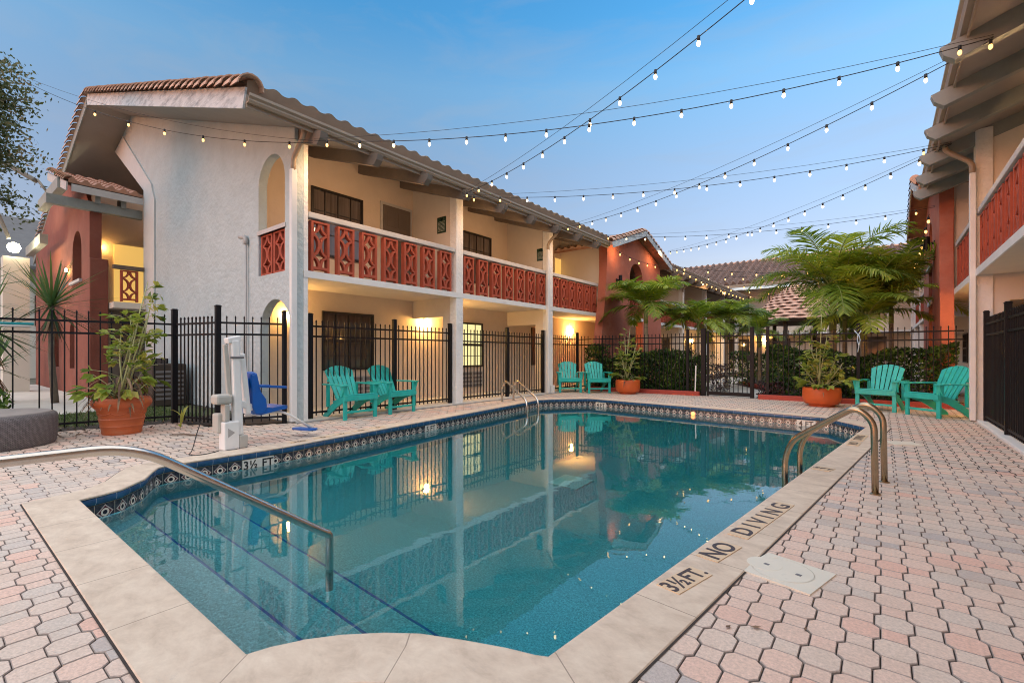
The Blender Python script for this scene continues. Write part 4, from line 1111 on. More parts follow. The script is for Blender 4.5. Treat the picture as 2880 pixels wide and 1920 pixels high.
# ------------------------------------------------------------------ fences
def fence(name, label, pts, posts, group=None, z0=0., hp=1.90, post_w=.06, gap=.117, cat='fence', tops=1.79):
    """picket fence along a polyline: posts are parts, each span's rails and pickets are one panel"""
    t = thing(name, label, cat, (pts[0][0], pts[0][1], z0), group=group)
    for a, b in zip(pts, pts[1:]):
        a, b = Vector((*a, 0)), Vector((*b, 0)); d = b - a; ln = d.length; d.normalize(); sd = Vector((-d.y, d.x, 0))
        mb = MB()
        for z in (.115, 1.485, 1.668): mb.bar(a + Vector((0, 0, z0 + z)), b + Vector((0, 0, z0 + z)), .030, .032)
        k = max(2, int(round(ln / gap)))
        for i in range(1, k):
            p = a + d * (ln * i / k); w = .0085
            q = [p + d * (sx * w) + sd * (sy * w) for sx, sy in ((-1, -1), (1, -1), (1, 1), (-1, 1))]
            zt = z0 + tops
            vs = [(v.x, v.y, z0 + .05) for v in q] + [(v.x, v.y, zt - .05) for v in q]
            q2 = [p + d * (sx * w * 1.25) + sd * (sy * w * 1.25) for sx, sy in ((-1, -1), (1, -1), (1, 1), (-1, 1))]
            vs += [(v.x, v.y, zt - .048) for v in q2] + [(v.x, v.y, zt - .025) for v in q2] + [(p.x, p.y, zt)]
            fs = [(3, 2, 1, 0)]
            for r in range(3):
                for j in range(4): fs.append((4 * r + j, 4 * r + (j + 1) % 4, 4 * r + 4 + (j + 1) % 4, 4 * r + 4 + j))
            for j in range(4): fs.append((12 + j, 12 + (j + 1) % 4, 16))
            mb.add(vs, fs)
        mb.build('picket_panel', M['black'], t, fixn=False)
    for p in posts:
        w = p[2] if len(p) > 2 else post_w; h = p[3] if len(p) > 3 else hp
        mb = MB(); mb.box(p[0] - w / 2, p[0] + w / 2, p[1] - w / 2, p[1] + w / 2, z0, z0 + h - .03)
        mb.box(p[0] - w / 2 - .005, p[0] + w / 2 + .005, p[1] - w / 2 - .005, p[1] + w / 2 + .005, z0 + h - .0295, z0 + h - .012)
        mb.box(p[0] - w / 2 + .006, p[0] + w / 2 - .006, p[1] - w / 2 + .006, p[1] + w / 2 - .006, z0 + h - .0118, z0 + h)
        mb.build('post', M['black'], t, bevel=.003)
    return t
xf = -8.05
fence('fence', 'black picket fence behind the two near chairs, between the first two white columns', [(xf, 4.36), (xf, 7.82)], [(xf, 4.36, .075), (xf, 6.21, .075), (xf, 7.82, .075)])
fence('fence', 'black picket fence behind the slim ladder, between the second and third columns', [(xf, 8.19), (xf, 11.72)], [(xf, 9.98, .075), (xf, 11.70, .075)])
fence('fence', 'black picket fence running from the third column to the orange portal behind two chairs', [(xf, 12.08), (xf, 13.8), (-7.55, 13.8)], [(xf, 13.74, .075)])
fence('fence', 'black picket fence in front of the hedge, left of the gate', [(-7.5, 13.8), (-4.42, 13.8), (-4.0, 13.8)], [(-4.42, 13.8, .07), (-3.98, 13.8, .12)])
gate = fence('gate', 'black picket gate at the far end of the pool deck', [(-3.86, 13.8), (-2.74, 13.8)], [(-3.86, 13.8, .05, 1.82), (-2.73, 13.8, .09)], cat='gate')
mb = MB(); mb.box(-3.84, -2.76, 13.785, 13.815, .03, .10); mb.build('bottom_bar', M['black'], gate)
mb = MB(); mb.box(-2.84, -2.77, 13.74, 13.78, 1.0, 1.14); mb.build('latch', M['black'], gate)
fence('fence', 'black picket fence behind the two right-hand chairs', [(-2.64, 13.8), (-2.36, 13.8), (-.45, 13.8), (1.36, 13.8)], [(-2.36, 13.8, .07), (-.45, 13.8, .07)])
fence('fence', 'dense black picket fence along the right edge, by the white kerb', [(1.38, 11.2), (1.38, 9.45), (1.38, 7.70)], [(1.38, 11.2, .07), (1.38, 9.45, .075), (1.38, 7.70, .075)], gap=.105)
fence('fence', 'black picket fence at far left behind the wicker ottoman and big pot', [(-9.42, 2.70), (-9.78, .98), (-10.25, -1.4)], [(-9.42, 2.70, .08, 1.93), (-9.86, .66, .10, 1.96)], gap=.135, tops=1.84)
fence('fence', 'short black picket fence panel turning the corner beside the pool lift', [(-9.36, 2.72), (-8.40, 2.97)], [], gap=.095)
g2 = fence('gate', 'black picket gate behind the blue pool lift seat', [(-8.35, 2.98), (-7.92, 3.86)], [(-8.35, 2.98, .075, 1.95), (-7.93, 3.84, .06, 1.90)], cat='gate', gap=.13)
mb = MB(); mb.box(1.27, 1.46, 6.0, 11.3, -.01, .035)
tag(mb.build('kerb_strip', M['white'], bevel=.01), 'white concrete kerb under the right-hand fence', 'kerb')

# ------------------------------------------------------------------ chairs
def chair(label, cx, cy, rz):
    t = thing('adirondack_chair', label, 'chair', (cx, cy, 0), rz=rz, group='teal adirondack chairs round the pool')
    m = M['teal']; kw = dict(world=False, bevel=.005)
    for s_ in (-1, 1):
        mb = MB(); mb.box(.255, .295, s_ * .315 - .035, s_ * .315 + .035, 0, .60); mb.build('front_leg', m, t, **kw)
        mb = MB()   # stringer that is also the rear leg
        y = s_ * .262
        prof = [(.30, .44), (.30, .335), (.05, .255), (-.22, .10), (-.36, 0), (-.50, 0), (-.47, .055), (-.22, .24), (.02, .37)]
        mb.slab([prof], 'y', y - .016, y + .016); mb.build('rear_leg', m, t, world=False, bevel=.003)
        mb = MB()   # arm: broad paddle, wider in front, with a bracket under it
        y = s_ * .345
        pl = [(-.36, y - .035), (-.10, y - .055), (.30, y - .075), (.345, y - .05), (.345, y + .05), (.30, y + .075), (-.10, y + .055), (-.36, y + .035)]
        mb.slab([pl], 'z', .602, .627); am = mb.build('arm', m, t, **kw)
        mb = MB(); y0 = s_ * .351
        mb.slab([[(.245, .60), (.33, .60), (.31, .54), (.275, .46), (.25, .40), (.245, .40)]], 'y', y0 - .0005 * s_, y0 + s_ * .028); mb.build('bracket', m, am, world=False)
        mb = MB(); mb.box(-.30, -.26, s_ * .30 - .03, s_ * .30 + .03, .20, .60); mb.build('rear_post', m, t, **kw)
    mb = MB()
    for i in range(6):
        x = .285 - i * .085; z = .435 - i * .026
        mb.bar((x, -.275, z), (x, .275, z), .074, .022, up=(-.28, 0, 1))
    st = mb.build('seat', m, t, **kw)
    mb = MB(); mb.box(.300, .325, -.35, .35, .335, .43); mb.build('front_apron', m, t, **kw)
    mb = MB(); mb.box(.262, .288, -.28, .28, .115, .155); mb.build('stretcher', m, t, **kw)
    # fan back: six tapered slats with a rounded crown
    n_ = 6; d = Vector((-.34, 0, .63)).normalized(); org = Vector((-.125, 0, .31)); nr = Vector((d.z, 0, -d.x))
    mb = MB()
    def top(y): return .715 - .62 * (y * y) * 1.9
    for i in range(n_):
        a0, a1 = (i / n_ * 2 - 1), ((i + 1) / n_ * 2 - 1)
        b0, b1 = a0 * .225 + .007, a1 * .225 - .007; t0, t1 = a0 * .300 + .008, a1 * .300 - .008
        tm = (t0 + t1) / 2
        L_ = [(b0, 0), (b1, 0), (t1, top(t1)), (tm, top(tm)), (t0, top(t0))]
        vs = []
        for th in (0, .022):
            for y, l in L_: vs.append(org + d * l + Vector((0, y, 0)) + nr * th)
        mb.add(vs, [(0, 1, 2, 3, 4), (9, 8, 7, 6, 5)] + [(k, (k + 1) % 5, 5 + (k + 1) % 5, 5 + k) for k in range(5)])
    bk = mb.build('backrest', m, t, world=False, bevel=.004)
    mb = MB()
    for l, w_ in ((.08, .44), (.42, .56)):
        c = org + d * l - nr * .014; mb.bar(c - Vector((0, w_ / 2, 0)), c + Vector((0, w_ / 2, 0)), .05, .024, up=nr)
    mb.build('back_batten', m, bk, world=False)
    return t
CH = [((-7.424, 4.665), (-7.44, 5.293), 'teal adirondack chair nearest the pool lift'),
      ((-7.468, 5.653), (-7.53, 6.30), 'teal adirondack chair at the right of the near pair, before the black fence'),
      ((-7.72, 12.13), (-7.225, 12.543), 'teal adirondack chair beside the third white column'),
      ((-6.936, 12.515), (-6.47, 12.967), 'teal adirondack chair beside the round orange planter at far left'),
      ((-.417, 12.312), (.19, 12.12), 'teal adirondack chair beside the planter on the right side'),
      ((.378, 11.879), (.80, 11.40), 'teal adirondack chair in front of the right-hand white column')]
for fl_, fr__, lab in CH:
    a, b = Vector(fl_), Vector(fr__); y = (b - a).normalized(); f = Vector((y.y, -y.x)); c = (a + b) / 2 - f * .275
    chair(lab, c.x, c.y, atan2(f.y, f.x))

# ------------------------------------------------------------------ pool lift
pl = thing('pool_lift', 'white accessible pool lift with a blue moulded seat', 'pool lift', (-6.29, 2.40, 0), rz=radians(4))
K = dict(world=False)
mb = MB(); mb.box(-.06, .09, -.125, .05, 0, .34); mb.build('base_housing', M['liftwhite'], pl, bevel=.012, **K)
mb = MB(); mb.add([(.091, -.085, .15), (.091, -.005, .205), (.091, -.085, .265)], [(0, 1, 2)]); mb.build('arrow_mark', M['acgrille'], pl, fixn=False, **K)
mb = MB(); mb.box(-.05, .07, -.115, -.05, .34, .56); mb.box(-.16, .0, -.16, -.07, .20, .44); mb.build('side_housing', M['liftgrey'], pl, bevel=.02, **K)
mb = MB(); mb.box(-.09, .08, -.21, -.02, .555, .675); mb.build('control_box', M['liftgrey'], pl, bevel=.03, **K)
mb = MB(); mb.box(-.05, .09, .052, .15, 0, .16); mb.build('foot_casting', M['liftgrey'], pl, bevel=.012, **K)
mb = MB(); mb.bar((.015, .065, .16), (.01, .02, 1.34), .10, .10, up=(1, 0, 0)); ms = mb.build('mast', M['liftwhite'], pl, bevel=.02, **K)
mb = MB(); mb.bar((.0, -.07, 1.32), (.0, .085, 1.36), .11, .07); mb.build('mast_cap', M['liftwhite'], ms, bevel=.012, **K)
mb = MB()
for z in (1.12,): mb.tube([(.06, -.045, z), (.06, .11, z)], .014, 8)
mb.build('pivot_pin', M['acdark'], ms, **K)
mb = MB(); mb.bar((-.06, .215, .40), (-.05, .13, 1.17), .075, .08, up=(1, 0, 0)); ac = mb.build('lift_arm', M['liftwhite'], pl, bevel=.018, **K)
mb = MB(); mb.bar((.0, -.08, 1.28), (-.02, -.02, .60), .05, .05, up=(1, 0, 0)); mb.build('actuator', M['liftgrey'], pl, bevel=.01, **K)
mb = MB(); mb.bar((-.03, .09, .55), (-.06, .28, .47), .05, .08); mb.box(-.16, -.03, .30, .36, .43, .50); mb.build('seat_bracket', M['liftwhite'], pl, bevel=.01, **K)
# moulded seat: side profile in y (forward) / z, swept across x
SD = -.085
def seat_shell():
    inner = [(.30, 1.02), (.325, .93), (.335, .80), (.345, .70), (.375, .60), (.43, .545), (.52, .53), (.66, .545), (.735, .548)]
    outer = [(.735, .50), (.60, .485), (.48, .465), (.36, .445), (.29, .47), (.255, .56), (.25, .72), (.245, .85), (.225, .95), (.235, 1.01)]
    mb = MB(); x0, x1 = -.42, -.02; k = 6
    pr = inner + outer; nn_ = len(pr); vs = []
    for i in range(k + 1):
        f = i / k; x = x0 + (x1 - x0) * f; e = 1 - (2 * f - 1) ** 6
        for (y, z) in pr: vs.append((x, .44 + (y - .44) * (.965 + .035 * e), .65 + SD + (z - .65) * (.95 + .05 * e)))
    fs = [tuple(range(nn_)), tuple(k * nn_ + j for j in reversed(range(nn_)))]
    for i in range(k):
        for j in range(nn_): q = (j + 1) % nn_; fs.append((i * nn_ + j, (i + 1) * nn_ + j, (i + 1) * nn_ + q, i * nn_ + q))
    mb.add(vs, fs); return mb
seat = seat_shell().build('seat', M['blue'], pl, smooth='auto', **K)
mb = MB()
for x in (-.425, -.015):   # raised side flanges of the shell
    mb.slab([[(q0, q1 + SD) for q0, q1 in ((.25, .98), (.31, 1.0), (.36, .76), (.43, .66), (.44, .56), (.40, .48), (.30, .47), (.255, .58))]], 'x', x - .012, x + .012)
mb.box(-.40, -.04, .16, .235, .80 + SD, .94 + SD)
mb.build('side_flange', M['blue'], seat, bevel=.01, **K)
mb = MB()
for x in (-.44, .0): mb.bar((x, .33, .835 + SD), (x, .70, .80 + SD), .03, .035)
ar = mb.build('arm_rest', M['blue'], seat, bevel=.008, **K)
fr_l = MB(); fr_l.tube(smooth_path([(-.10, .20, .375), (-.10, .66, .385), (-.06, .76, .34), (.0, 1.08, .11)], .08, 5), .017, 10); fr_l.build('leg_rest_bar', M['liftwhite'], pl, smooth=True, **K)
mb = MB(); mb.slab([[(-.28, .96), (-.24, .92), (.06, .99), (.09, 1.08), (.06, 1.13), (-.25, 1.05)]], 'z', .085, .115); mb.build('foot_plate', M['blue'], pl, bevel=.008, **K)
mb = MB(); mb.tube(smooth_path([(-.05, -.26, .55), (-.10, -.34, .25), (-.05, -.42, .02), (.04, -.5, .012), (.18, -.42, .012), (.12, -.2, .02)], .1, 5), .005, 5); mb.build('cable', M['wire'], pl, **K)

# ------------------------------------------------------------------ furniture at the left
ot = thing('wicker_ottoman', 'round dark wicker ottoman cut by the left edge of the photo', 'ottoman', (-8.83, .50, 0))
mb = MB(); prof = [(.655, 0), (.675, .03), (.688, .2), (.688, .345), (.675, .385), (.65, .405), (.60, .408)]
mb.lathe(prof, 0, 0, 64, uv=True); o = mb.build('body', M['wicker'], ot, world=False, smooth='auto')
mb = MB(); mb.lathe([(.628, .4085), (.62, .418), (.55, .422), (.0, .424)], 0, 0, 48); mb.build('top', mat('pale_taupe_top', (.26, .225, .205), .7, var=.12, vscale=8), ot, world=False, smooth='auto')
hp = thing('pool_pole', 'teal and white telescopic pool pole hung on the left fence', 'pool pole', (-9.72, .98, 1.585))
mb = MB(); mb.tube([(-9.70, 1.05, 1.60), (-9.98, -1.3, 1.60)], .018, 10); mb.build('teal_tube', mat('teal_fibreglass', (.02, .36, .40), .35), hp, smooth=True)
mb = MB(); mb.tube([(-9.70, 1.02, 1.565), (-9.98, -1.3, 1.565)], .016, 10); mb.build('white_tube', M['white'], hp, smooth=True)

# ------------------------------------------------------------------ planters and foliage helpers
def leaf_blade(mb, base, d, ln, w, droop=.3, r=None, fold=.0, nseg=3, tipw=.05, side=None):
    """tapering curved blade"""
    d = Vector(d).normalized(); sd = side or d.cross(Vector((0, 0, 1)))
    if sd.length < 1e-3: sd = Vector((1, 0, 0))
    sd = Vector(sd).normalized(); p = Vector(base); vs = []; r = random.random() if r is None else r
    st = ln / nseg
    for i in range(nseg + 1):
        f = i / nseg; ww = w * (sin(pi * min(1, .22 + f * .78)) ** .8 if f > 0 else .55) if i < nseg else w * tipw
        vs += [p - sd * ww / 2, p + sd * ww / 2]
        d = (d + Vector((0, 0, -droop / nseg))).normalized(); p = p + d * st
    mb.add(vs, [(2 * i, 2 * i + 1, 2 * i + 3, 2 * i + 2) for i in range(nseg)], r=r)
def leaf_quad(mb, c, size, r, flat=.0):
    n_ = Vector((random.gauss(0, 1), random.gauss(0, 1), random.gauss(0, 1) + flat)).normalized()
    a = n_.orthogonal().normalized(); a.rotate(Matrix.Rotation(random.uniform(0, 2 * pi), 3, n_)); b = n_.cross(a)
    l, w = size, size * .48; c = Vector(c)
    mb.add([c - a * l * .5, c + b * w * .5 - a * .05 * l, c + a * l * .5, c - b * w * .5 - a * .05 * l], [(0, 1, 2, 3)], r=r)

def palm_crown(seed, nf=13, L_=1.9, nl=46, droop=1.45, upm=1.0, leaf=.62, spread=(0, 2 * pi)):
    """pinnate palm crown round the origin"""
    rd = random.Random(seed); mb = MB(); rm = MB()
    for i in range(nf):
        az = spread[0] + (spread[1] - spread[0]) * (i + rd.uniform(-.3, .3)) / nf
        el = rd.uniform(.15, 1.25) * upm if i % 3 else rd.uniform(1.0, 1.35) * upm
        ln = L_ * rd.uniform(.82, 1.1); k = 12
        d = Vector((cos(az) * cos(el), sin(az) * cos(el), sin(el))); p = Vector((0, 0, 0)); pts = [p.copy()]; ds = [d.copy()]
        for j in range(k):
            d = (d + Vector((0, 0, -droop * (.25 + .9 * j / k) / k * 1.35))).normalized(); p = p + d * (ln / k); pts.append(p.copy()); ds.append(d.copy())
        rm.tube(pts, [.020 * (1 - .75 * j / k) for j in range(k + 1)], 5)
        tone = rd.uniform(.25, .75)
        for q in range(nl):
            f = .16 + .84 * (q / (nl - 1)); x = f * k; j = min(int(x), k - 1); c = pts[j].lerp(pts[j + 1], x - j); dd = ds[j]
            sd = dd.cross(Vector((0, 0, 1)));
            if sd.length < .05: sd = Vector((-sin(az), cos(az), 0))
            sd.normalize(); upv = sd.cross(dd).normalized()
            ll = leaf * (sin(pi * (.16 + .80 * f)) ** .7) * rd.uniform(.85, 1.1)
            for s_ in (-1, 1):
                dv = (sd * s_ * .72 + dd * .62 + upv * rd.uniform(.05, .42)).normalized()
                leaf_blade(mb, c, dv, ll, .038, droop=rd.uniform(.5, 1.1), r=min(1, max(0, tone + rd.gauss(0, .16))), nseg=3, side=dv.cross(upv))
    return mb, rm
def palm(label, x, y, h, seed, r=.075, sc=1., nf=13, lean=(0, 0), group='palms beyond the far fence', shaft=.55, **kw):
    t = thing('palm_tree', label, 'palm tree', (x, y, 0), group=group)
    top = Vector((x + lean[0], y + lean[1], h)); mid_ = Vector((x + lean[0] * .3, y + lean[1] * .3, h * .5))
    mb = MB(); mb.tube([(x, y, 0), (x, y, .3), mid_, top - Vector((0, 0, shaft))], [r * 1.35, r * 1.1, r * .92, r * .85], 12); mb.build('trunk', M['trunk'], t, smooth=True)
    mb = MB(); mb.tube([top - Vector((0, 0, shaft + .02)), top - Vector((0, 0, shaft * .6)), top], [r * .95, r * .9, r * .5], 12); mb.build('crownshaft', M['shaft'], t, smooth=True)
    a, b = palm_crown(seed, nf=nf, L_=1.9 * sc, leaf=.64 * sc, **kw)
    for q in (a, b): q.v = [(p[0] + top.x, p[1] + top.y, p[2] + top.z - .05) for p in q.v]
    cr_ = a.build('crown', M['palm'], t, rnd=True, fixn=False)
    b.build('frond_stalks', M['shaft'], cr_, smooth=True)
    return t
palm('arching palm in front of the orange portal, behind the fence', -6.25, 15.2, 2.78, 3, sc=.98, nf=19, lean=(.0, .0), upm=.82, droop=1.75)
palm('small palm between the portal palm and the gate', -4.85, 16.2, 2.25, 5, r=.05, sc=.76, nf=15, upm=.8, droop=1.7)
palm('yellowish palm directly left of the gate opening', -4.25, 17.4, 2.35, 8, r=.055, sc=.80, nf=15, upm=.8, droop=1.7)
palm('short bushy palm behind the gate, half hidden', -3.45, 18.6, 2.0, 18, r=.05, sc=.60, nf=12)
palm('tall palm with a smooth tan trunk right of the gate', -1.06, 15.4, 2.98, 11, r=.095, sc=1.16, nf=22, shaft=1.15, upm=.92, droop=1.7)
palm('green-trunked palm standing close against the tall palm', -.80, 15.55, 2.85, 12, r=.06, sc=.72, nf=9, shaft=1.3)
palm('lower palm right of the tall palm, over the right-hand chairs', -.38, 15.2, 2.12, 14, r=.08, sc=.96, nf=17)
palm('drooping palm beside the right-hand orange portal', .18, 15.9, 2.55, 16, r=.06, sc=1.0, nf=14)

def hedge(name, label, x0, x1, y0, y1, h, n_, seed, m, group=None, cat='hedge', size=(.06, .13), lump=.22):
    rd = random.Random(seed); random.seed(seed); mb = MB()
    ph = [rd.uniform(0, 6) for _ in range(6)]
    for i in range(n_):
        x = rd.uniform(x0, x1); y = rd.uniform(y0, y1)
        top = h + lump * (sin(x * 2.1 + ph[0]) * .5 + sin(x * 5.3 + ph[1]) * .3 + sin(y * 4 + ph[2]) * .25)
        u = rd.random(); z = top * (1 - u ** 1.7 * .97) if rd.random() < .6 else rd.uniform(.03, top)
        if rd.random() < .55: y = y0 + abs(rd.gauss(0, .10)) * (y1 - y0)
        cl = .5 + .32 * sin(x * 6.1 + z * 4 + ph[3]) * sin(z * 7.3 + y * 5 + ph[4])
        leaf_quad(mb, (x, y, z), rd.uniform(*size), min(1, max(0, cl * .9 + rd.gauss(.02, .26))), flat=.6)
    if name == 'hedge':
        for q in range(int((x1 - x0) / .09)):
            x = x0 + .09 * q + rd.uniform(-.03, .03); y = rd.uniform(y0 + .1, y1 - .1); mb.bar((x, y, 0), (x + rd.uniform(-.1, .1), y, h * .8), .012, .012)
    return tag(mb.build(name, m, rnd=True, fixn=False), label, cat, group)
hedge('hedge', 'dark green leafy hedge behind the fence left of the gate', -7.4, -4.1, 13.95, 14.9, 1.20, 8500, 21, M['hedge'])
hedge('hedge', 'dark green leafy hedge behind the fence right of the gate', -2.45, 1.3, 13.95, 14.9, 1.22, 9000, 22, M['hedge'])
hedge('hedge', 'clipped green hedge along the left of the garden path', -7.2, -5.0, 15.4, 19.5, 1.25, 4000, 23, M['hedge'], lump=.12)
hedge('hedge', 'clipped green hedge deep behind the gate opening', -4.6, -1.9, 19.0, 21.5, 1.2, 4500, 24, M['hedge'], lump=.12)
hedge('shrub', 'purple-leaved low shrub at the right gate post', -2.62, -2.0, 13.9, 14.3, .55, 900, 25, M['hedge_red'], cat='shrub', size=(.04, .08))
hedge('shrub', 'reddish low shrub on the left of the garden path', -4.2, -3.7, 15.2, 15.9, .8, 700, 26, M['hedge_red'], cat='shrub', size=(.05, .09))
hedge('shrub', 'tall leafy shrub against the third column, behind the far-left chairs', -7.9, -7.2, 13.95, 14.6, 1.35, 1600, 27, M['hedge'], cat='shrub')
hedge('shrub', 'dark low shrub behind the left fence post', -10.9, -10.2, .1, .9, .55, 1300, 28, M['hedge'], cat='shrub')

def pot_round(name, label, x, y, prof, m, cat='planter', n=40, soil=None):
    t = thing(name, label, cat, (x, y, 0)); mb = MB(); mb.lathe(prof, 0, 0, n); mb.build('pot', m, t, world=False, smooth='auto')
    mb = MB(); mb.lathe([(soil[0], soil[1]), (soil[0] * .5, soil[1] + .02), (.0, soil[1] + .025)], 0, 0, 24); mb.build('soil', M['soil'], t, world=False); return t
px, py = -8.80, 1.87
pt_ = pot_round('planter', 'large ribbed terracotta pot with a rolled rim beside the wicker ottoman', px, py,
          [(r_ * .82, z_) for r_, z_ in ((.255, 0), (.275, .0), (.29, .03), (.285, .045), (.30, .10), (.312, .12), (.305, .135), (.325, .21), (.335, .225), (.325, .24), (.35, .335), (.36, .36), (.39, .385), (.425, .42), (.435, .46), (.425, .50), (.40, .525), (.37, .53), (.355, .50), (.35, .46))], M['pot'], soil=(.287, .47))
mb = MB()   # swag relief round the belly
for k in range(9):
    a0 = 2 * pi * k / 9; pts = []
    for j in range(9):
        a = a0 + 2 * pi / 9 * j / 8; z = .325 - .035 * sin(pi * j / 8); r = (.3435 - (.325 - z) * .25) * .82; pts.append((r * cos(a), r * sin(a), z))
    mb.tube(pts, .009, 6)
mb.build('swag_relief', M['pot'], pt_, world=False, smooth=True)
ORP = [(.20, .0), (.235, .0), (.235, .035), (.30, .05), (.335, .09), (.355, .18), (.358, .28), (.352, .40), (.345, .415), (.325, .415), (.322, .36)]
pot_round('planter', 'round orange planter in front of the hedge, left of the gate', -5.95, 13.1, ORP, M['potor'], soil=(.322, .36))
pot_round('planter', 'round orange planter right of the gate, beside the right-hand chairs', -1.08, 12.65, [(r * 1.05, z) for r, z in ORP], M['potor'], soil=(.335, .36))

def fishtail(label, x, y, z0, canes, seed, lsz=.16, low=0, lowr=.4, dry=0, group='plants in the big pots'):
    rd = random.Random(seed); t = thing('potted_palm', label, 'potted plant', (x, y, z0), group=group)
    lv = MB(); sm = MB(); dr = MB()
    def wedge(c, d, s, r):
        d = Vector(d).normalized(); sd = d.cross(Vector((rd.gauss(0, .5), rd.gauss(0, .5), 1))).normalized(); c = Vector(c); n2 = sd.cross(d)
        pts = [c, c + d * s * .55 + sd * s * .36 + n2 * s * .05, c + d * s * .95 + sd * s * .26 - n2 * s * .10, c + d * s * .84 + sd * s * .03, c + d * s * 1.05 - sd * s * .12 - n2 * s * .12, c + d * s * .6 - sd * s * .33 + n2 * s * .05]
        lv.add(pts, [(0, 1, 2, 3), (0, 3, 4, 5)], r=r)
    for (hx, hy, h) in canes:
        b = Vector((x + rd.uniform(-.10, .10), y + rd.uniform(-.10, .10), z0)); tp = Vector((x + hx, y + hy, z0 + h)); m_ = b.lerp(tp, .55) + Vector((rd.uniform(-.04, .04), rd.uniform(-.04, .04), 0))
        sm.tube([b, m_, tp], [.014, .011, .005], 6)
        nb = int(4 + h * 3.2)
        for i in range(nb):
            f = .30 + .70 * i / nb; p = b.lerp(m_, f / .55) if f < .55 else m_.lerp(tp, (f - .55) / .45)
            az = rd.uniform(0, 2 * pi); ln = rd.uniform(.18, .42) * (1.1 - .4 * f); d = Vector((cos(az), sin(az), rd.uniform(.0, .7))).normalized()
            q = p + d * ln; sm.tube([p, p.lerp(q, .5) + Vector((0, 0, .03)), q], [.005, .004, .002], 4)
            for k in range(rd.randint(3, 6)):
                c = p.lerp(q, rd.uniform(.35, 1)); dd = (d + Vector((rd.gauss(0, .7), rd.gauss(0, .7), rd.gauss(-.15, .4)))).normalized()
                wedge(c, dd, lsz * rd.uniform(.6, 1.15), min(1, max(0, rd.gauss(.58, .25))))
    for i in range(low):
        az = rd.uniform(0, 2 * pi); d = Vector((cos(az), sin(az), rd.uniform(.3, 1.2))).normalized(); p = Vector((x, y, z0)) + Vector((d.x, d.y, 0)) * rd.uniform(0, .15); q = p + d * lowr * rd.uniform(.5, 1.25)
        sm.tube([p, p.lerp(q, .5) + Vector((0, 0, .05)), q], [.008, .006, .003], 5)
        for k in range(rd.randint(2, 4)):
            dd = (Vector((d.x, d.y, -.15)) + Vector((rd.gauss(0, .35), rd.gauss(0, .35), rd.gauss(0, .25)))).normalized(); wedge(q, dd, lsz * 1.5 * rd.uniform(.7, 1.2), min(1, max(0, rd.gauss(.45, .22))))
    for i in range(dry):
        az = rd.uniform(0, 2 * pi); p = Vector((x + .22 * cos(az), y + .22 * sin(az), z0 + rd.uniform(.0, .35)))
        leaf_blade(dr, p, (cos(az), sin(az), rd.uniform(-.2, .5)), rd.uniform(.2, .45), .03, droop=rd.uniform(1, 2.4), nseg=4)
    lv.build('leaves', M['potleaf'], t, rnd=True, fixn=False); sm.build('stems', M['stem'], t, smooth=True)
    if dry: dr.build('dry_leaves', M['dryleaf'], t, rnd=True, fixn=False)
    return t
fishtail('straggly tall fishtail plant growing in the large terracotta pot', px, py, .50, [(.12, .28, 1.75), (.02, .10, 1.25), (-.15, .02, 1.05), (.22, .15, 1.2), (.06, .36, 1.6), (.2, .3, 1.4)], 31, lsz=.135, low=14, lowr=.42, dry=60)
fishtail('upright fishtail plant in the orange planter left of the gate', -5.95, 13.1, .38, [(.05, .05, 1.55), (-.1, .0, 1.3), (.25, .1, 1.15), (.35, .05, .95), (-.3, .05, .9), (-.2, 0, .7)], 32, lsz=.14, low=9, lowr=.35, dry=8)
fishtail('bushy yellow-green plant in the orange planter right of the gate', -1.08, 12.65, .38, [(-.25, .0, 1.05), (-.35, .1, .85), (.1, .05, 1.2), (.3, .1, .8), (-.1, 0, .95), (.0, 0, 1.7), (-.45, 0, .6), (.4, 0, .6)], 33, lsz=.15, low=16, lowr=.42, dry=14)

# dracaena / yucca behind the left fence
def rosette(label, x, y, h, seed, n_=70, ln=.95, m=None, name='yucca', trunk_r=.06, w=.05):
    rd = random.Random(seed); t = thing(name, label, name, (x, y, 0), group='spiky plants beyond the left fence'); mb = MB()
    tp = Vector((x + rd.uniform(-.1, .1), y + rd.uniform(-.1, .1), h)); tk = MB(); tk.tube([(x, y, 0), Vector((x, y, 0)).lerp(tp, .5) + Vector((.05, -.05, 0)), tp], [trunk_r * 1.3, trunk_r, trunk_r * .8], 10); tk.build('trunk', M['bark'], t, smooth=True)
    for i in range(n_):
        az = rd.uniform(0, 2 * pi); el = rd.uniform(-.55, 1.45); d = (cos(az) * cos(el), sin(az) * cos(el), sin(el))
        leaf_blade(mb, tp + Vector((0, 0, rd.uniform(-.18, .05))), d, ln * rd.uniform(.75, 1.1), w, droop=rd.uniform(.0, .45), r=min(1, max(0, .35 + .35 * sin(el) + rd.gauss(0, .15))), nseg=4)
    mb.build('crown', m or M['dracaena'], t, rnd=True, fixn=False)
    dd = MB()
    for i in range(26):
        az = rd.uniform(0, 2 * pi); leaf_blade(dd, tp + Vector((0, 0, rd.uniform(-.35, -.1))), (cos(az) * .5, sin(az) * .5, -.8), ln * rd.uniform(.4, .7), w, droop=.4, nseg=3)
    dd.build('dead_leaves', M['dryleaf'], t, rnd=True, fixn=False)
    return t
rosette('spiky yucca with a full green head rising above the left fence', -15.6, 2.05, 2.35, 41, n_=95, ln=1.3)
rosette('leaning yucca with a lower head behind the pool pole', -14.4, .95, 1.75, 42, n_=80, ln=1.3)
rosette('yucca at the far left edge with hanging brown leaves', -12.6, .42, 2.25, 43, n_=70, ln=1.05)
rosette('low yucca clump beside the white garden wall', -16.8, 1.15, .9, 44, n_=60, ln=1.1)

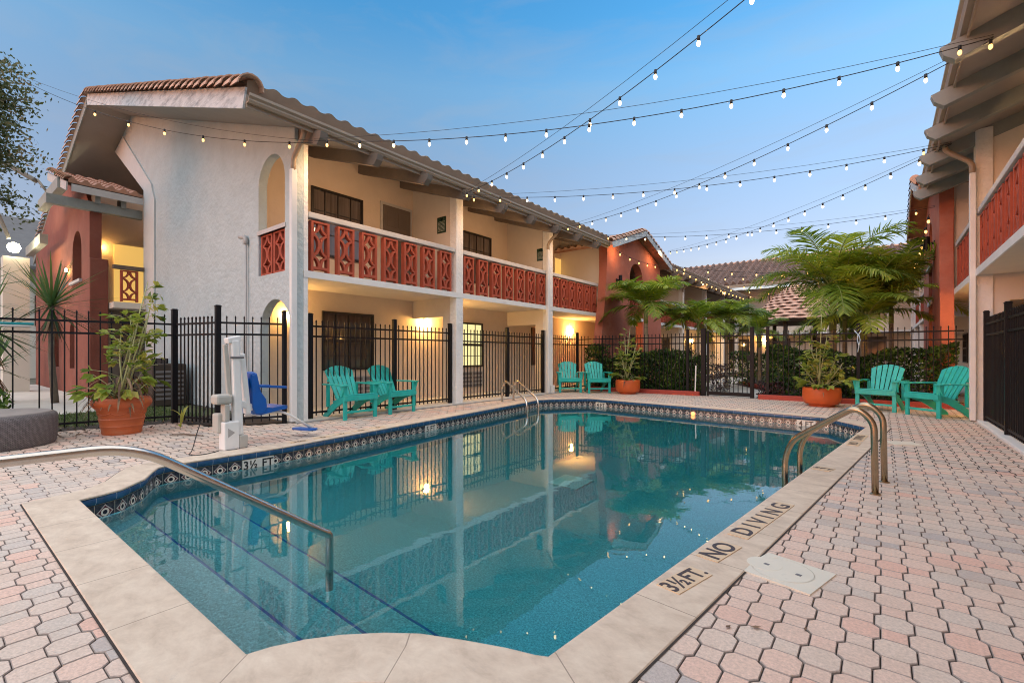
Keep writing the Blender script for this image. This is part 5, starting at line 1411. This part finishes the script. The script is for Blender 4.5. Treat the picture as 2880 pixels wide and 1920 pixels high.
# tree hanging into the top left corner
tr = thing('tree', 'fine-leaved tree reaching into the top left corner', 'tree', (-15.5, -1.9, 0))
mb = MB(); rd = random.Random(51)
mb.tube([(-15.5, -1.9, 0), (-15.5, -1.8, 3.2), (-15.3, -1.5, 5.2)], [.28, .2, .14], 10)
tips = []
for i in range(22):
    a = Vector((-15.3, -1.5, 4.4 + .05 * i)); b = Vector((rd.uniform(-15.3, -13.9), rd.uniform(-.5, 1.45), rd.uniform(4.1, 7.0))); c = a.lerp(b, .5) + Vector((0, 0, .3))
    mb.tube([a, c, b], [.06, .035, .012], 6); tips += [(c, b)]
mb.build('trunk', M['bark'], tr, smooth=True)
random.seed(52); lv = MB()
for c, b in tips:
    for j in range(15):
        q = c.lerp(b, rd.uniform(.3, 1.08)) + Vector((rd.gauss(0, .22), rd.gauss(0, .22), rd.gauss(0, .17)))
        tone = min(1, max(0, rd.gauss(.5, .22)))
        for k in range(44): leaf_quad(lv, q + Vector((rd.gauss(0, .17), rd.gauss(0, .17), rd.gauss(0, .12))), rd.uniform(.06, .12), min(1, max(0, tone + rd.gauss(0, .18))))
lv.build('crown', M['treeleaf'], tr, rnd=True, fixn=False)
# grass on the strip of lawn
random.seed(61); gm = MB()
for i in range(5200):
    x = random.uniform(-12.4, -9.7); y = random.uniform(-1, 3.3)
    if y > 2.5 and x > -9.8: continue
    if x > -10.0 - .3 * (2 - y): 
        if random.random() < .8: continue
    a = random.uniform(0, 2 * pi); leaf_blade(gm, (x, y, -.005), (cos(a) * .5, sin(a) * .5, 1), random.uniform(.05, .12), .012, droop=.6, nseg=2)
tag(gm.build('grass', M['grass'], rnd=True, fixn=False), kind='stuff')
random.seed(62); lb = MB()
for i in range(420):
    x = random.uniform(-10.3, -8.9); y = random.uniform(.4, 3.6); leaf_quad(lb, (x, y, random.uniform(.005, .03)), random.uniform(.03, .07), random.random(), flat=3)
for i in range(90):
    x = random.uniform(-8.5, 1.2); y = random.uniform(1, 13.4)
    if inside(x, y, cope_out): continue
    leaf_quad(lb, (x, y, .008), random.uniform(.02, .05), random.random(), flat=6)
tag(lb.build('leaf_litter', M['dryleaf'], rnd=True, fixn=False), kind='stuff')

# ------------------------------------------------------------------ lamps
def sconce(label, x, y, z, out, big=1., group='lit wall lamps under the galleries'):
    """jar wall lamp on a small bracket; out = direction the wall faces (unit xy)"""
    t = thing('wall_lamp', label, 'wall lamp', (x, y, z), rz=atan2(out[1], out[0]), group=group)
    mb = MB(); mb.box(.0, .02, -.05, .05, -.08, .10); mb.box(.02, .09, -.012, .012, .09, .11); mb.build('bracket', M['black'], t, world=False)
    mb = MB(); mb.lathe([(.0, -.10), (.05, -.10), (.06, -.07), (.06, .05), (.045, .08), (.0, .085)], .09, 0, 16); mb.build('glass', M['sconce'], t, world=False, smooth=True)
    t.scale = (big, big, big)
    return t
sconce('glowing wall lamp by the passage in the first bay', -9.575, 8.36, 2.02, (1, 0))
sconce('glowing wall lamp seen through the low arch of the end wall', -9.575, 4.68, 1.98, (1, 0), .6)
sconce('glowing wall lamp by the passage in the third bay', -9.575, 15.75, 2.08, (1, 0))
sconce('glowing wall lamp under the gallery beyond the orange portal', -9.575, 24.6, 2.05, (1, 0))
sconce('small glowing wall lamp far along the left gallery', -9.575, 30.4, 2.05, (1, 0))
sconce('lit lamp on the right-hand gallery wall behind its orange portal', 2.94, 13.6, 2.05, (-1, 0), .32)
sconce('lit lamp on the right-hand gallery wall behind the black fence', 2.94, 12.4, 2.05, (-1, 0))
sconce('small lit lamp on the brick-red stair wall at far left', -19.6, 2.865, 3.75, (0, -1), .5)
sconce('lit lamp inside the stair landing, above the railing', -19.55, 3.6, 4.6, (1, 0), .45)
sconce('lamp glowing on the far wing behind the pavilion', -6.6, 37.39, 2.2, (0, -1))
def can_lamp(label, x, y, z, out):
    t = thing('cylinder_lamp', label, 'wall lamp', (x, y, z), rz=atan2(out[1], out[0]), group='black cylinder lamps on the orange portals')
    mb = MB(); mb.lathe([(.055, -.17), (.065, -.17), (.065, .17), (.0, .17)], .15, 0, 20); mb.build('shade', M['black'], t, world=False, smooth='auto')
    mb = MB(); mb.lathe([(.0, -.16), (.054, -.16), (.054, -.15), (.0, -.15)], .15, 0, 16); mb.build('lens', M['sconce'] if out[0] < 0 else M['black'], t, world=False)
    mb = MB(); mb.bar((.0, 0, .0), (.09, 0, .0), .04, .06); mb.box(.0, .015, -.05, .05, -.06, .06); mb.build('bracket', M['black'], t, world=False); return t
can_lamp('black cylinder lamp on the left orange portal', -7.585, 15.75, 3.86, (1, 0))
can_lamp('black cylinder lamp, lit below, on the right orange portal', 1.015, 15.6, 3.92, (-1, 0))
can_lamp('second black cylinder lamp further along the right orange portal', 1.015, 18.9, 3.6, (-1, 0))
fp = thing('flood_light', 'blazing flood light on a post at the far left', 'flood light', (-21.4, 1.8, 0))
mb = MB(); mb.box(-21.75, -21.15, 1.62, 2.2, 0, 4.2); mb.build('pillar', M['farwall'], fp)
mb = MB(); mb.tube([(-21.3, 1.5, 5.6), (-21.2, 1.75, 4.75)], .05, 8); mb.build('arm', M['lampgrey'], fp)
mb = MB(); mb.lathe([(.0, -.16), (.11, -.12), (.16, 0), (.11, .12), (.0, .16)], -21.15, 1.85, 14); mb.v = [(a, b, c + 4.48) for a, b, c in mb.v]; mb.build('lens', M['flood'], fp, smooth=True)
sl2 = thing('street_lamp', 'unlit grey street-lamp head on an arm over the stair roof', 'street lamp', (-19.2, 2.25, 5.75))
mb = MB(); mb.tube([(-19.0, 2.34, 5.85), (-19.3, 2.16, 6.25)], .035, 8); mb.build('arm', M['lampgrey'], sl2, smooth=True)
mb = MB(); mb.bar((-19.3, 2.14, 6.2), (-19.65, 1.55, 6.62), .24, .13); mb.build('head', M['lampgrey'], sl2, bevel=.04)

# ------------------------------------------------------------------ string lights
_bulb = {}
def bulb_mesh(hot):
    k = 'hot' if hot else 'cool'
    if k not in _bulb:
        mb = MB(); mb.lathe([(.0, -.100), (.011, -.096), (.019, -.080), (.020, -.068), (.015, -.045), (.011, -.035), (.0, -.035)], n=10)
        me_o = mb.build('bulb', M['bulbhot'] if hot else M['bulb'], None, smooth=True); _bulb[k] = me_o.data; bpy.data.objects.remove(me_o)
    return _bulb[k]
def string(label, A, B, sag, spacing=.60, start=.25, hot=lambda p: False, cable=True, r=.0052, scale=1., fill_lights=None):
    A, B = Vector(A), Vector(B); t = thing('string_light', label, 'string light', A, group='string lights over the pool courtyard')
    n_ = 40; pts = [A.lerp(B, i / n_) - Vector((0, 0, sag * 4 * (i / n_) * (1 - i / n_))) for i in range(n_ + 1)]
    w = MB(); w.tube(pts, r, 6)
    if cable: w.tube([A.lerp(B, i / 12) - Vector((0, 0, -.03 + sag * .62 * 4 * (i / 12) * (1 - i / 12))) for i in range(13)], r * .6, 5)
    ln = (B - A).length; k = int((ln - start) / spacing) + 1
    for i in range(k):
        f = (start + spacing * i) / ln
        if f > 1: break
        p = A.lerp(B, f) - Vector((0, 0, sag * 4 * f * (1 - f)))
        w.tube([p + Vector((0, 0, .012)), p + Vector((0, 0, -.045 * scale))], .017 * scale, 8)
        o = bpy.data.objects.new('bulb', bulb_mesh(hot(p))); COL.objects.link(o); o.parent = t; o.location = p - A; o.scale = (scale,) * 3
    for lx, ly, lz, lw in (fill_lights or ()):
        pl_ = bpy.data.lights.new('gallery_fill', 'AREA'); pl_.shape = 'DISK'; pl_.size = .12; pl_.energy = lw * .42; pl_.color = (1., .57, .26)  # added unseen disc light aimed at the gallery walls to brighten them
        lo2 = bpy.data.objects.new('gallery_fill', pl_); COL.objects.link(lo2); lo2.parent = t; lo2.location = Vector((lx, ly, lz + .3)) - A; lo2.rotation_euler = Vector((-1 if lx < -3 else 1, 0, -.55)).to_track_quat('-Z', 'Y').to_euler()
    w.build('cable', M['wire'], t, smooth=True); return t
hotL = lambda p: p.x < -6.6
hotB = lambda p: p.x < -6.5 or p.x > .55
string('string of lights crossing the gable end wall to the first column', (-15.2, 1.12, 7.45), (-7.27, 3.98, 4.60), .44, spacing=1.02, start=3.3, hot=lambda p: p.x > -13.2, fill_lights=[(-7.42, 4.42, 4.1, 7)])
string('string of lights from the first column high across the pool to the right-hand eave', (-7.27, 4.0, 4.64), (.98, 7.5, 4.72), .36, hot=hotB, fill_lights=[(-7.30, 5.3, 4.15, 7), (-7.28, 6.5, 4.15, 7), (1.05, 7.6, 4.15, 9), (1.05, 9.6, 4.15, 9)])
string('string of lights climbing steeply over the pool towards the camera side', (-7.3, 7.47, 4.70), (.90, 4.1, 4.82), .35, hot=hotB, fill_lights=[(-7.30, 8.5, 4.15, 7), (1.05, 5.2, 4.15, 9)])
string('string of lights running level from the second column to the right downpipe', (-7.3, 7.50, 4.66), (.95, 11.25, 4.86), .31, hot=hotB, fill_lights=[(-7.30, 9.7, 4.15, 7), (-7.3, 10.9, 4.15, 6.5), (1.05, 12.6, 4.15, 1.5)])
string('string of lights slanting up from the third column to the right-hand eave', (-7.3, 11.674, 4.86), (.98, 7.5, 4.70), .31, hot=hotB, fill_lights=[(-7.30, 12.5, 4.15, 7), (-7.3, 13.6, 4.15, 7)])
string('string of lights from the orange portal level across to the opposite portal', (-7.3, 13.99, 5.08), (1.0, 15.27, 4.73), .27, hot=hotB, scale=1.1)
string('string of lights from beyond the orange portal up to the right downpipe', (-7.1, 19.6, 5.5), (.95, 11.22, 4.84), .33, hot=hotB, scale=1.15)
string('short string of lights strung across the orange portal wall', (-7.12, 14.75, 4.72), (-7.12, 18.9, 4.82), .12, spacing=.8, start=.3, hot=lambda p: True, cable=False, scale=1.2, fill_lights=[(-7.15, 15.4, 4.6, 5), (-7.1, 18.9, 5.0, 9)])
string('string of lights under the left eave beyond the portal', (-7.15, 20.6, 5.02), (-7.15, 34.5, 4.95), .12, spacing=.9, hot=lambda p: True, cable=False, scale=1.5, fill_lights=[(-7.3, 21.5, 4.5, 10), (-7.3, 25.5, 4.5, 10), (-7.3, 29.5, 4.5, 10)])
FARS = [((-7.0, 20.6, 5.0), (.9, 24.0, 4.75), 'string of lights crossing above the small palms'), ((-7.0, 24.4, 5.05), (.9, 21.0, 4.8), 'string of lights zigzagging behind the tall palm'),
        ((-7.0, 28.2, 5.1), (.9, 25.0, 4.8), 'string of lights crossing in front of the far roof'), ((-7.0, 28.6, 4.95), (.9, 31.5, 4.8), 'low string of lights before the far wing'),
        ((-7.0, 34.0, 5.1), (.9, 29.0, 4.8), 'deepest string of lights near the far eave'), ((.9, 15.4, 4.6), (.95, 30, 4.85), 'string of lights under the right eave beyond the portal')]
for a, b, l in FARS: string(l, a, b, .33, spacing=.95, hot=lambda p: True, cable=False, scale=1.5, r=.008)

# ------------------------------------------------------------------ signs
def sign(label, x, y, z, w, h):
    t = thing('notice_sign', label, 'sign', (x, y, z), group='green notice signs on the balcony partitions')
    mb = MB(); mb.box(-w / 2, w / 2, -.012, 0, -h / 2, h / 2); mb.build('board', M['signgreen'], t, world=False)
    mb = MB(); rd = random.Random(int(y))
    mb.lathe([(.0, 0), (.035, 0)], 0, 0, 10); mb.v = [(a - .0, -.0135, b_ + h * .34) for a, b_, c in mb.v]; mb.f = mb.f[:]
    for q in range(8):
        zz = h * .20 - q * h * .082; k = -w * .40
        while k < w * .38:
            l = rd.uniform(.018, .05); mb.box(k, min(k + l, w * .40), -.0145, -.0125, zz - .008, zz + .006); k += l + .014
    mb.build('print', M['signtext'], t, world=False)
sign('dark green notice sign on the first balcony partition', -8.49, 7.972, 4.335, .30, .39)
sign('dark green notice sign on the second balcony partition', -8.24, 11.882, 4.235, .30, .37)

# ------------------------------------------------------------------ small things
tg = MB(); tg.tube([(-7.95, 2.22, .018), (-7.8, 2.36, .022), (-7.62, 2.44, .018), (-7.5, 2.5, .014)], [.008, .012, .011, .005], 6)
tag(tg.build('twig', M['brownstem'], smooth=True), 'brown twig lying on the pavers left of the pool lift', 'twig')
tg = MB(); random.seed(77)
for k in range(7): leaf_blade(tg, (-8.62 + .02 * k, 2.55, .02 + .03 * k), (random.uniform(-.3, .5), random.uniform(-.4, .3), .9), random.uniform(.15, .32), .03, droop=random.uniform(.8, 2.), r=random.uniform(.7, 1), nseg=4)
tag(tg.build('fallen_frond', M['potleaf'], rnd=True, fixn=False), 'yellow drooping frond stuck in the pavers by the fence corner', 'plant')
cd = thing('knotted_cord', 'pale blue cord knotted round a fence post behind the right-hand chairs', 'cord', (-.45, 13.75, 1.5))
mb = MB(); mb.tube(smooth_path([(-.52, 13.74, 1.72), (-.45, 13.735, 1.63), (-.39, 13.74, 1.72)], .02, 3), .012, 6)
mb.tube(smooth_path([(-.45, 13.735, 1.64), (-.47, 13.735, 1.50), (-.43, 13.735, 1.38), (-.46, 13.735, 1.22)], .05, 3), .012, 6); mb.tube([(-.44, 13.733, 1.64), (-.41, 13.733, 1.5), (-.44, 13.733, 1.34)], .010, 6); mb.build('cord', M['cloth'], cd, smooth=True)
ac = thing('folded_chairs', 'dark folded chairs leaning on the end wall behind the big pot', 'folded chairs', (-14.2, 3.7, 0))
for k in range(3):
    mb = MB(); x = -14.6 + .42 * k; tilt = .25
    mb.bar((x, 3.45, 0), (x, 3.45 + tilt, 1.02), .03, .03); mb.bar((x + .36, 3.45, 0), (x + .36, 3.45 + tilt, 1.02), .03, .03)
    for z in (.3, .55, .8, 1.0): mb.bar((x, 3.45 + tilt * z, z), (x + .36, 3.45 + tilt * z, z), .03, .14 if z > .5 else .05)
    mb.build('folded_chair', M['black'], ac)
bx = thing('equipment_cabinet', 'low dark equipment cabinet against the end wall behind the potted plant', 'cabinet', (-13.0, 3.5, 0))
mb = MB(); mb.box(-13.6, -12.6, 3.2, 3.85, 0, .95); mb.build('cabinet', M['gazebo'], bx, bevel=.03)
mb = MB()
for q in range(7): mb.box(-12.6, -12.59, 3.26, 3.79, .15 + .1 * q, .20 + .1 * q)
mb.build('louvre', M['acdark'], bx)
wh = thing('white_post', 'thin white marker post leaning at the fence left of the gate', 'post', (-4.2, 13.72, 0))
mb = MB(); mb.bar((-4.19, 13.72, .05), (-4.17, 13.73, .85), .03, .03); mb.build('post', M['white'], wh)
